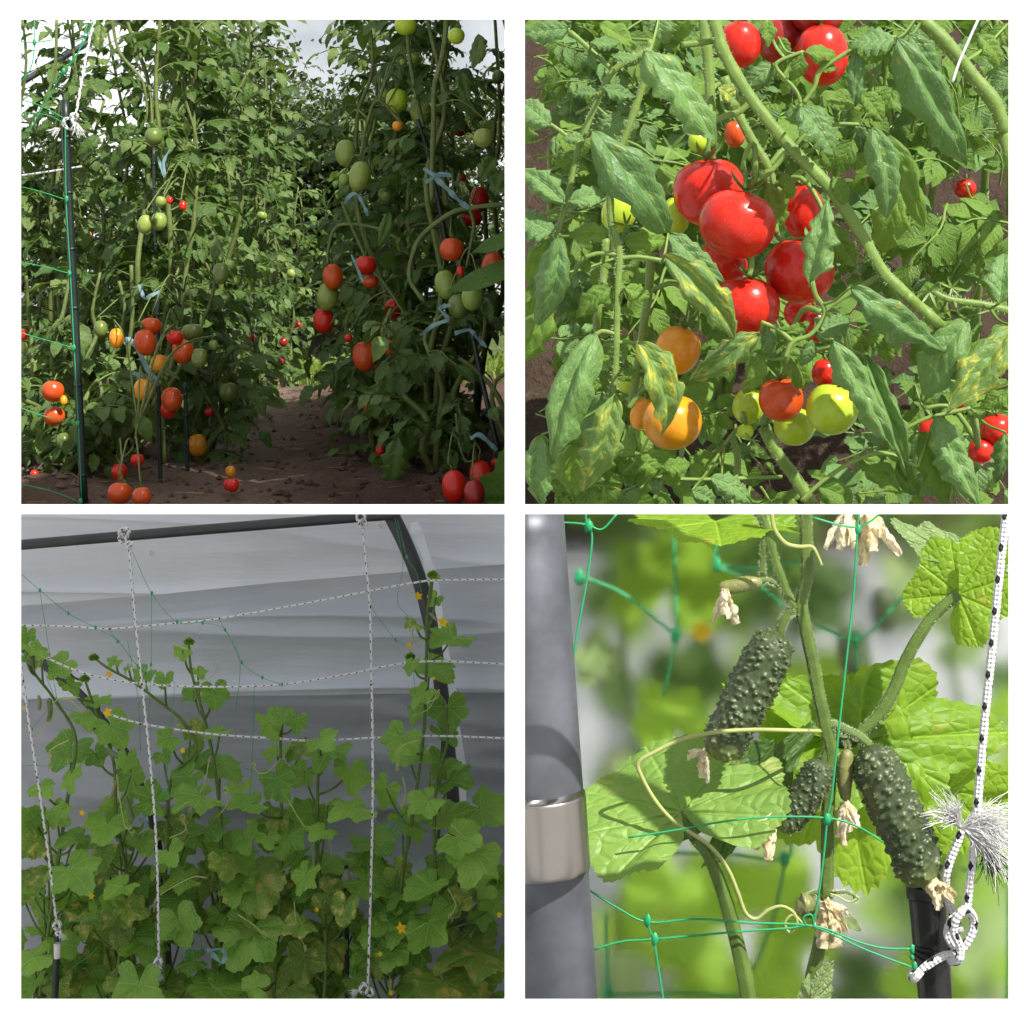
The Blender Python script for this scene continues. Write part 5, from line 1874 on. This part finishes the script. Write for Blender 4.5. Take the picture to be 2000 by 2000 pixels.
for i, (k, pts, w) in enumerate([(0, [(185, 700), (190, 760), (180, 795)], 22), (1, [(470, 1070), (490, 1130), (500, 1165)], 24), (1, [(400, 890), (430, 915), (465, 925)], 24), (1, [(440, 1010), (425, 1060), (415, 1085)], 14), (5, [(1185, 1240), (1186, 1290), (1185, 1340)], 22), (6, [(1618, 970), (1620, 1000), (1615, 1040)], 16), (0, [(100, 560), (125, 570), (110, 540)], 22), (0, [(145, 690), (150, 720), (146, 750)], 14), (6, [(1620, 380), (1640, 400), (1650, 410)], 12), (6, [(1475, 1760), (1474, 1790), (1476, 1810)], 14)]):
    cucumber(VP[k][0], line('BL', pts, 3.85), [sz(w / 2, 3.85) * .85, sz(w / 2, 3.85)], 0, i, mat='ovary' if w < 16 else 'cuke_small', nu=12, nv=14)
# vine tips and tendrils
BUD = palmate(M['cu_a'], 777, .5, -.2, .1, 36, 4)
for i, (k, x, y) in enumerate([(2, 714, 488), (3, 355, 548), (1, 320, 628), (6, 1632, 235), (6, 1548, 545), (4, 740, 1145), (7, 1860, 1395)]):
    for j in range(5):
        a = j * 1.25
        link('bud_leaf', BUD, VP[k][0], frame_m(at('BL', x, y, 3.85), Vector((math.cos(a) * .6, -.4, .7 + math.sin(a) * .4)), Vector((math.cos(a), -1, .2)), sz(24, 3.85)))


def tendril(q, t, pts, d, w, coil=0, seed=0):
    P = line(q, pts, d)
    if coil:
        c = P[-1]
        dirv = (P[-1] - P[-2]).normalized()
        rad = sz(coil, d)
        for k in range(1, 22):
            a = k * .55
            P.append(c + Vector((math.sin(a) * rad, .002 * k * rad / .01, (1 - math.cos(a)) * rad - .15 * rad * k)) + dirv * rad * .12 * k)
    mb = MB()
    tube(mb, P, [sz(w / 2, d), sz(w / 2 * .6, d)], 5, 6)
    part('tendril', mb, M['tendril'], t)


for i, (k, pts, coil) in enumerate([(1, [(440, 990), (450, 1070), (470, 1180), (485, 1195)], 8), (0, [(300, 700), (240, 700), (205, 720), (195, 780), (140, 840)], 0), (1, [(215, 705), (270, 715), (300, 745)], 6), (2, [(790, 930), (770, 1030), (720, 1120)], 6), (2, [(740, 640), (800, 620), (825, 570)], 0),
                                    (2, [(712, 520), (670, 505), (640, 485)], 0), (4, [(1060, 930), (1010, 980), (975, 985), (960, 960)], 6), (6, [(1600, 480), (1570, 500), (1555, 450)], 7), (6, [(1610, 720), (1650, 700), (1655, 670), (1620, 740), (1560, 770)], 0), (6, [(1580, 860), (1510, 890), (1500, 960)], 6),
                                    (6, [(1520, 1000), (1530, 1060), (1520, 1100)], 7), (5, [(1090, 1090), (1130, 1160), (1180, 1220), (1240, 1240), (1250, 1290)], 0), (2, [(820, 1150), (860, 1100), (850, 1060)], 9), (7, [(1700, 1180), (1780, 1250), (1830, 1300)], 8), (3, [(640, 1230), (700, 1200), (690, 1160)], 8),
                                    (4, [(900, 1520), (960, 1560), (990, 1590)], 8), (5, [(1110, 1470), (1120, 1560), (1150, 1640)], 6), (2, [(780, 1380), (720, 1380), (600, 1450), (580, 1510)], 0), (0, [(260, 860), (190, 900), (185, 950)], 7), (7, [(1690, 1420), (1720, 1480), (1700, 1520)], 6)]):
    tendril('BL', VP[k][0], pts, 3.82, 5, coil, i)
# faded blue ribbon low in the leaves
mb = MB()
strip(mb, line('BL', [(780, 1655), (830, 1650), (850, 1670), (835, 1700), (800, 1665)], 3.78), sz(18, 3.8), 3)
solo('tie_ribbon', mb, M['tie'], 'faded blue ribbon knotted low among the cucumber leaves', 'ribbon', 'blue plant ties')
mb = MB()
strip(mb, line('BL', [(530, 1170), (535, 1130), (548, 1118), (555, 1150), (552, 1190)], 3.9), sz(12, 3.8), 4)
solo('tie_ribbon', mb, M['tie'], 'pale blue ribbon looped beside the second hanging rope', 'ribbon', 'blue plant ties')

# ================================================================== BOTTOM RIGHT: cucumbers close up
DB = 1.36
cp = thing('cucumber_plant', 'cucumber plant in front with prickly dark green cucumbers and withered blossoms', 'cucumber plant', (at('BR', 1120, 1837, DB).x, DB, 1.0))
LIME = [palmate(M['cu_lime'], 200 + k, .08, .10, .05, 110, 14) for k in range(5)]
PALE = [palmate(M['cu_pale'], 220 + k, .1, .12, .06, 110, 14) for k in range(3)]
DARK = [palmate(M['cu_dark'], 240 + k, .08, .1, .05, 90, 12) for k in range(3)]


def br_stem(t, pts, w, d=DB, mat='vine', name='stem', hairs=True, ribs=5):
    P = line('BR', pts, d)
    mb = MB()
    if not isinstance(w, (list, tuple)): w = [w, w]
    ps = tube(mb, P, [sz(x / 2, d) for x in w], 20, 8, ribs=ribs)
    o = part(name, mb, M[mat], t)
    if hairs:
        hm = MB()
        r = random.Random(int(pts[0][0] + pts[0][1]))
        rad = sz(min(w) / 2, d)
        for k in range(len(ps) * 22):
            i = r.randrange(len(ps) - 1)
            p = ps[i].lerp(ps[i + 1], r.random())
            ax = (ps[i + 1] - ps[i]).normalized()
            n = ax.orthogonal()
            n.rotate(Matrix.Rotation(r.uniform(0, 6.28), 3, ax))
            n = (n + ax * r.uniform(-.4, .4)).normalized()
            e = p + n * rad * .95
            hm.add([e - ax * .00016, e + ax * .00016, e + n * r.uniform(.0012, .0026)], [(0, 1, 2)])
        part('hairs', hm, M['hair'], o)['kind'] = 'stuff'
    return o


br_stem(cp, [(1106, -60), (1108, 60), (1112, 230), (1092, 350), (1105, 430), (1135, 570), (1160, 700), (1185, 815), (1205, 900), (1200, 1000), (1192, 1150), (1190, 1350), (1185, 1480), (1160, 1640), (1125, 1800), (1100, 2100), (1080, 3600)], [46, 48, 48, 50, 52])
br_stem(cp, [(915, -60), (945, 30), (975, 130), (1010, 240), (1045, 330), (1085, 375)], 34)
br_stem(cp, [(1190, 860), (1270, 870), (1330, 820), (1390, 760), (1440, 670), (1480, 570), (1540, 460), (1600, 380), (1685, 308)], [44, 46, 42], DB + .01)
br_stem(cp, [(950, -40), (955, 60), (948, 150), (945, 235)], 22)
br_stem(cp, [(1070, 355), (1030, 300), (980, 262), (935, 262)], 20)
br_stem(cp, [(1070, 370), (1040, 385), (1020, 420), (1005, 465)], [34, 40])
br_stem(cp, [(1170, 820), (1215, 805), (1260, 825), (1310, 850), (1355, 890)], [34, 34])
br_stem(cp, [(1215, 860), (1190, 900), (1170, 950)], [26, 36])
br_stem(cp, [(1260, 860), (1268, 890), (1266, 930)], 16)
br_stem(cp, [(1170, 1440), (1140, 1440), (1110, 1460)], 20)
br_stem(cp, [(1200, 1440), (1260, 1435), (1300, 1460), (1280, 1470)], 12, DB - .01)
ld = thing('cucumber_plant', 'cucumber stem at the lower left holding a big pale folded leaf', 'cucumber plant', (at('BR', 900, 1837, DB - .03).x, DB - .03, 1.0))
br_stem(ld, [(690, 1235), (735, 1290), (775, 1380), (820, 1520), (860, 1680), (890, 1837), (910, 2100), (900, 3600)], [40, 50, 58, 60], DB - .03)


def br_leaf(t, mesh, bx, by, tx_, ty_, w, d, n=(0, -1, .2), back=0.0):
    """leaf with its petiole joint and tip at two places, w its breadth"""
    B, T = at('BR', bx, by, d), at('BR', tx_, ty_, d + back)
    L = (T - B).length
    N = Vector(n)
    ax = (T - B).normalized()
    N = (N - ax * N.dot(ax)).normalized()
    return link('leaf', mesh, t, frame_m(B, ax, N, L, sz(w, d) / L / 1.5))


DEEP = palmate(M['cu_lime'], 301, .12, .05, .035, 140, 18)
FOLD = palmate(M['cu_mid'], 302, .08, .14, .06, 140, 18, .6, .014)
br_leaf(cp, DEEP, 1685, 310, 1840, 60, 400, DB + .01, (-.25, -1, .15))
br_leaf(cp, PALE[0], 1640, 150, 1430, 25, 190, DB + .03, (.3, -.8, .9))
br_leaf(cp, LIME[1], 770, 34, 790, 108, 680, DB + .02, (0, -.8, .8), -.05)
br_leaf(cp, LIME[2], 1310, 860, 1880, 830, 560, DB + .09, (.05, -1, .25), .02)
br_leaf(cp, LIME[3], 1240, 900, 1345, 1455, 620, DB + .10, (-.1, -1, .1), -.01)
br_leaf(cp, LIME[0], 1170, 850, 800, 640, 330, DB + .10, (0, -1, .35), .02)
br_leaf(cp, LIME[4], 1650, 1050, 1900, 1300, 420, DB + .13, (0, -1, .2), .02)
br_leaf(ld, FOLD, 640, 1130, 500, 850, 860, DB - .01, (-.1, -.62, .78), .07)
br_stem(ld, [(690, 1235, DB - .03), (665, 1190, DB - .015), (640, 1132, DB - .008)], [40, 30], DB - .03)
br_leaf(ld, DARK[0], 850, 1110, 1165, 800, 260, DB + .015, (.35, -1, .15), .03)
br_leaf(cp, PALE[2], 1120, 1860, 1215, 1690, 150, DB - .005, (.4, -1, .1))

cucumber(cp, line('BR', [(1008, 452), (965, 540), (905, 660), (845, 780), (775, 935)], DB - .012), [sz(80, DB), sz(86, DB), sz(84, DB), sz(80, DB), sz(74, DB)], 330, 1)
cucumber(cp, line('BR', [(1165, 935), (1140, 1010), (1100, 1085), (1055, 1140), (990, 1180)], DB - .016), [sz(56, DB), sz(60, DB), sz(58, DB), sz(55, DB)], 300, 2)
cucumber(cp, line('BR', [(1345, 885), (1385, 985), (1445, 1120), (1510, 1270), (1555, 1410)], DB - .012), [sz(80, DB), sz(88, DB), sz(92, DB), sz(88, DB), sz(82, DB)], 360, 3)
cucumber(cp, line('BR', [(1268, 895), (1258, 960), (1255, 1030), (1262, 1095)], DB - .005), [sz(22, DB), sz(30, DB), sz(28, DB), sz(16, DB)], 120, 4, mat='ovary', nu=28, nv=60, hgt=.12)
cucumber(cp, line('BR', [(945, 265), (890, 270), (830, 282), (780, 285)], DB - .005), [sz(18, DB), sz(28, DB), sz(28, DB), sz(22, DB)], 110, 5, mat='ovary', nu=28, nv=60, hgt=.1)
cucumber(cp, line('BR', [(1145, 1470), (1120, 1478), (1095, 1485), (1070, 1480)], DB - .006), [sz(40, DB), sz(48, DB), sz(44, DB)], 70, 6, mat='ovary', nu=28, nv=40, hgt=.1)
for i, (x, y, dx, dz, s, n) in enumerate([(730, 905, -.5, -.2, 62, 5), (725, 920, .1, -1, 70, 3), (985, 1130, -.9, -.4, 120, 4), (960, 1150, -.2, -1, 110, 4), (1263, 1098, 0, -1, 105, 5), (800, 295, .1, -1, 95, 4), (1180, 1470, .35, -1, 130, 6), (1200, 1480, .6, -.7, 90, 3),
                                          (1260, 4, 0, -1, 110, 5), (1340, 4, .25, -1, 140, 5), (1560, 1395, .9, -.1, 110, 4), (1600, 1400, .4, -.6, 70, 3)]):
    wilted(cp, at('BR', x, y, DB - .02), Vector((dx, -.25, dz)), sz(s, DB), 40 + i, n)
mb = MB()
leaflet(mb, frame_m(at('BR', 1255, 1530, DB - .012), Vector((.8, -.3, -.6)), Vector((0, -1, .3)), sz(80, DB)), .5, 12, 3, .1, 4, .5, .6, .1, 3)
part('bud_leaf', mb, M['cu_pale'], cp)


def br_tendril(pts, w, d=DB - .035):
    mb = MB()
    tube(mb, line('BR', pts, d), [sz(w / 2, d), sz(w / 2, d), sz(w / 2 * .6, d)], 8, 10)
    part('tendril', mb, M['tendril'], cp)


br_tendril([(1170, 827, DB), (1050, 824), (900, 822), (760, 832), (640, 858), (540, 905), (478, 945), (490, 1000), (545, 1095), (620, 1175), (740, 1255), (810, 1340), (850, 1430), (880, 1510), (920, 1535), (970, 1500), (1020, 1488), (1065, 1515), (1075, 1560), (1045, 1585), (1030, 1550), (1060, 1520), (1100, 1555)], 16)
br_tendril([(980, -20), (990, 60), (1030, 115), (1080, 130), (1130, 130), (1150, 155), (1170, 202)], 15)
br_tendril([(1300, 1460), (1270, 1470), (1230, 1450), (1200, 1440)], 8)

# galvanised post with its bright band
gp = thing('steel_post', 'grey galvanised steel post at the left edge with a shiny band', 'post', (at('BR', 165, 1837, 1.24).x, 1.24, 1.0))
mb = MB()
DP = 1.24
pa, pb = at('BR', 18, -300, DP), at('BR', 165, 1837, DP)
dirp = (pb - pa) / (pb.z - pa.z)
dirp.y = 0
pa = at('BR', 18 + 147 * (292 / 2137), -8, DP + .03)
tube(mb, [pa, pa.lerp(pb, .5), pa + dirp * (1.0 - pa.z)], sz(160, DP), 40, 8)
mb.v = [(max(x, .0075), y, z) for x, y, z in mb.v]
part('tube', mb, M['steel'], gp)
mb = MB()
ba, bb = at('BR', 18 + 147 * (1365 / 2137), 1065, DP), at('BR', 18 + 147 * (1648 / 2137), 1348, DP)
tube(mb, [ba, ba.lerp(bb, .04), ba.lerp(bb, .5), ba.lerp(bb, .96), bb], [sz(161, DP), sz(166, DP), sz(166, DP), sz(166, DP), sz(161, DP)], 48, 4)
mb.v = [(max(x, .0070), y, z) for x, y, z in mb.v]
part('band', mb, M['band'], gp)

# black stake with cap, lashing and net snags
bs = thing('plant_stake', 'shiny black stake in the lower right corner with rope tied round it', 'stake', (at('BR', 1620, 1990, DB).x, DB, 1.0))
mb = MB()
ps0 = line('BR', [(1562, 1408), (1575, 1560), (1598, 1837), (1625, 2150), (1740, 3600)], DB + .004)
tube(mb, ps0, [sz(70, DB), sz(68, DB), sz(60, DB), sz(58, DB)], 28, 8)
part('pole', mb, M['black'], bs)
mb = MB()
tube(mb, line('BR', [(1560, 1400), (1561, 1425), (1563, 1450)], DB + .004), [sz(70, DB), sz(74, DB), sz(74, DB)], 28, 3)
part('cap', mb, M['black'], bs)
mb = MB()
for k in range(3):
    c = at('BR', 1582 + k * 2, 1640 + k * 16, DB + .004)
    rr = sz(71, DB)
    tube(mb, [c + Vector((math.cos(a) * rr, math.sin(a) * rr, .0015 * math.sin(a * 2 + k))) for a in [j * .42 for j in range(16)]], sz(6, DB), 6, 2)
part('lashing', mb, M['black'], bs)

rp_ = thing('rope', 'white rope with black flecks, knotted round the black stake at the right', 'rope', at('BR', 1530, 1760, DB))
W2 = sz(16, DB)
DRP = DB - .025
for nm, pts in [('cord', [(1866, -60), (1845, 180), (1815, 480), (1788, 740), (1765, 1000), (1745, 1250), (1725, 1420), (1712, 1500), (1660, 1540), (1645, 1600), (1690, 1650), (1735, 1590), (1740, 1530), (1712, 1500, DRP - .012), (1680, 1530, DRP - .014), (1665, 1580, DRP - .012), (1690, 1640, DRP - .010), (1685, 1690, DRP - .01), (1655, 1690), (1665, 1640, DRP + .006)]),
                ('cord', [(1680, 1680), (1640, 1672), (1590, 1695), (1545, 1730), (1518, 1760), (1508, 1745, DB - .002), (1530, 1715, DB + .02)]),
                ('cord', [(1698, 1200), (1680, 1250), (1655, 1310), (1638, 1375), (1640, 1450, DRP + .012), (1672, 1540, DRP + .01), (1690, 1580)])]:
    mb = MB()
    tube(mb, line('BR', pts, DRP), W2, 14, 10)
    part(nm, mb, M['rope'], rp_)
fc_ = at('BR', 1695, 1190, DRP)
fray(rp_, fc_, Vector((1, -.1, .35)), sz(230, DB), 300, 1, 'fibre', .45, .0003)
fray(rp_, fc_, Vector((-.6, -.2, .9)), sz(170, DB), 180, 2, 'fibre', .45, .0003)
fray(rp_, fc_, Vector((.9, -.2, -.35)), sz(220, DB), 300, 3, 'fibre', .4, .0003)
fray(rp_, at('BR', 1765, 1225, DRP), Vector((.45, -.1, -.9)), sz(170, DB), 60, 4, 'bfibre', .3, .00042)

# green netting in front
nn = thing('trellis_net', 'bright green netting cords running past the close-up cucumbers', 'net', at('BR', 575, 1900, DB))
DN = DB - .045
for pts in [[(1310, -40), (1303, 70), (1290, 300), (1262, 560), (1240, 760), (1222, 930), (1205, 1080), (1190, 1155), (1178, 1280), (1158, 1440), (1135, 1570)],
            [(440, 1228), (620, 1200), (820, 1165), (1000, 1150), (1190, 1155), (1300, 1185), (1400, 1245)],
            [(280, 1420), (400, 1495), (515, 1548), (700, 1535), (900, 1550), (1140, 1562), (1300, 1620), (1400, 1645), (1510, 1648)],
            [(310, 1650), (420, 1620), (530, 1612), (860, 1583), (1050, 1570), (1140, 1565), (1330, 1650), (1520, 1722)],
            [(512, 1545), (520, 1580), (535, 1612), (552, 1720), (578, 1880)],
            [(190, 40), (240, 42), (290, 50), (340, 65), (395, 8)], [(290, 50), (302, 110), (275, 300), (245, 460), (228, 570)], [(285, 50), (278, 20), (282, -40)],
            [(1310, 60), (1240, 50), (1135, 20)], [(1310, 60), (1360, 30), (1400, -30)], [(1140, 1565), (1130, 1520), (1100, 1530), (1110, 1560)]]:
    mb = MB()
    tube(mb, line('BR', pts, DN), sz(4.2, DN), 6, 6)
    part('cord', mb, M['net'], nn)
for i, (x, y, s) in enumerate([(1190, 1157, 26), (512, 1542, 26), (537, 1614, 26), (290, 52, 28), (1305, 66, 20), (1510, 1650, 18), (1520, 1715, 18), (1510, 1680, 14)]):
    mb = MB()
    knotblob(mb, at('BR', x, y, DN), sz(s * .85, DN), i)
    part('knot', mb, M['net'], nn)

# behind: an added hazy blur sheet and the leaves and netting seen blurred through it
DF = 1.56
pf = thing('added_blur_sheet', 'added hazy clear sheet blurring the leaves behind the cucumbers', 'plastic sheet', (.3, DF, 1.0))
mb = MB()
quad_sheet(mb, [Vector((.012, DF, 1.02)), Vector((.62, DF, 1.02)), Vector((.62, DF, at('BR', 0, -14, DF).z)), Vector((.012, DF, at('BR', 0, -14, DF).z))], 20, .004, 4)
part('sheet', mb, M['frost'], pf)
bw = thing('tunnel_film', 'bright white polythene behind the blurred cucumber leaves', 'plastic sheet', (.4, 2.38, 1.0))
mb = MB()
quad_sheet(mb, [Vector((.012, 2.36, 1.0)), Vector((1.4, 2.36, 1.0)), Vector((1.4, 2.36, 1.70)), Vector((.012, 2.36, 1.70))], 24, .03, 6)
part('film', mb, M['film_w'], bw)
bp = []
for i, (x, lab) in enumerate([(450, 'blurred cucumber plant behind the steel post'), (1000, 'blurred cucumber plant behind the middle stem, a yellow flower on it'), (1650, 'blurred cucumber plant behind the rope with hanging dark cucumbers')]):
    p = at('BR', x, 1837, 1.85)
    t = thing('cucumber_plant', lab, 'cucumber plant', (p.x, p.y, 1.0), 'blurred cucumber plants')
    mb = MB()
    tube(mb, [Vector((p.x, p.y, 1.0))] + line('BR', [(x - 60, 1500), (x + 30, 1000), (x - 40, 500), (x + 20, 0)], 1.85), [.005, .004], 8, 6)
    part('stem', mb, M['vine'], t)
    bp.append(t)
r = random.Random(41)
BGL = """0 600 190 500 L|0 330 250 200 K|0 320 520 220 P|1 900 180 420 K|1 1120 260 340 K|2 1520 220 420 P|2 1650 420 260 P|0 570 730 330 L|0 640 610 330 K|2 1830 600 300 K|2 1850 720 260 L|0 620 1400 480 L|1 950 1390 420 L|2 1650 1560 420 P|0 700 1680 380 L|1 930 1760 400 L|2 1500 1760 340 L|0 400 1720 300 P|2 1820 1800 320 P|0 420 1150 260 L|0 370 930 240 P|1 1000 1050 300 K|1 1100 620 260 L|0 420 1480 260 L|2 1480 1380 300 K|1 1250 1650 320 K|0 560 1560 240 L|1 1080 1500 260 L|2 1700 1180 300 L|2 1380 1180 300 L|2 1840 1000 300 L""".split('|')
for e in BGL:
    k, x, y, s, c = e.split()
    k, x, y, s = int(k), float(x), float(y), float(s)
    d = r.uniform(1.74, 2.0)
    a = r.uniform(0, 6.28)
    N = Vector((r.uniform(-.4, .4), -1, r.uniform(.1, .8))).normalized()
    X = Vector((math.cos(a), 0, math.sin(a)))
    X = (X - N * X.dot(N)).normalized()
    L = sz(s, d) * .62
    link('leaf', r.choice({'L': LIME, 'K': DARK, 'P': PALE}[c]), bp[k], frame_m(at('BR', x, y, d) - X * L * .25, X, N, L))
for i in range(26):
    x, y, d = r.uniform(300, 1900), 100 + 1800 * r.random() ** .8, r.uniform(1.95, 2.25)
    N = Vector((r.uniform(-.4, .4), -1, r.uniform(.1, .8))).normalized()
    a = r.uniform(0, 6.28)
    X = Vector((math.cos(a), 0, math.sin(a)))
    X = (X - N * X.dot(N)).normalized()
    L = sz(r.uniform(200, 330), d) * .62
    link('leaf', r.choice(LIME + LIME + PALE + DARK), bp[min(2, int((x - 200) / 560))], frame_m(at('BR', x, y, d) - X * L * .25, X, N, L))
cucumber(bp[2], line('BR', [(1245, 400), (1260, 520), (1310, 630)], 1.75), [sz(55, 1.75), sz(60, 1.75), sz(52, 1.75)], 0, 1, nu=16, nv=20)
cucumber(bp[2], line('BR', [(1365, 260), (1375, 350), (1375, 430)], 1.75), [sz(45, 1.75), sz(50, 1.75), sz(45, 1.75)], 0, 2, nu=16, nv=20)
flower(bp[1], 'BR', 705, 430, 50, 1.7, 4)
nbk = thing('trellis_net', 'blurred green netting behind the added hazy sheet', 'net', at('BR', 600, 1837, 1.66))
for pts in [[(600, -40), (610, 200), (612, 450), (570, 680)], [(250, 230), (420, 300), (612, 450)], [(770, 100), (765, 190), (900, 250), (1010, 340)], [(765, 190), (900, 205), (1080, 180)], [(1140, 420), (1285, 470), (1400, 380), (1560, 180)], [(1285, 470), (1300, 700)], [(480, 1270), (800, 1270), (1020, 1290), (1050, 1200)], [(1020, 1290), (980, 1500), (900, 1700)], [(350, 1500), (360, 1800)], [(340, 1800), (640, 1790), (860, 1800)], [(1855, 1280), (1850, 1837)], [(1680, 1330), (1870, 1320)]]:
    mb = MB()
    tube(mb, line('BR', pts, 1.63), sz(6, 1.63), 5, 6)
    part('cord', mb, M['net'], nbk)
for i, (x, y) in enumerate([(612, 450), (765, 190), (1285, 470), (1020, 1290), (250, 235), (360, 1780)]):
    mb = MB()
    knotblob(mb, at('BR', x, y, 1.63), sz(26, 1.63), i)
    part('knot', mb, M['net'], nbk)
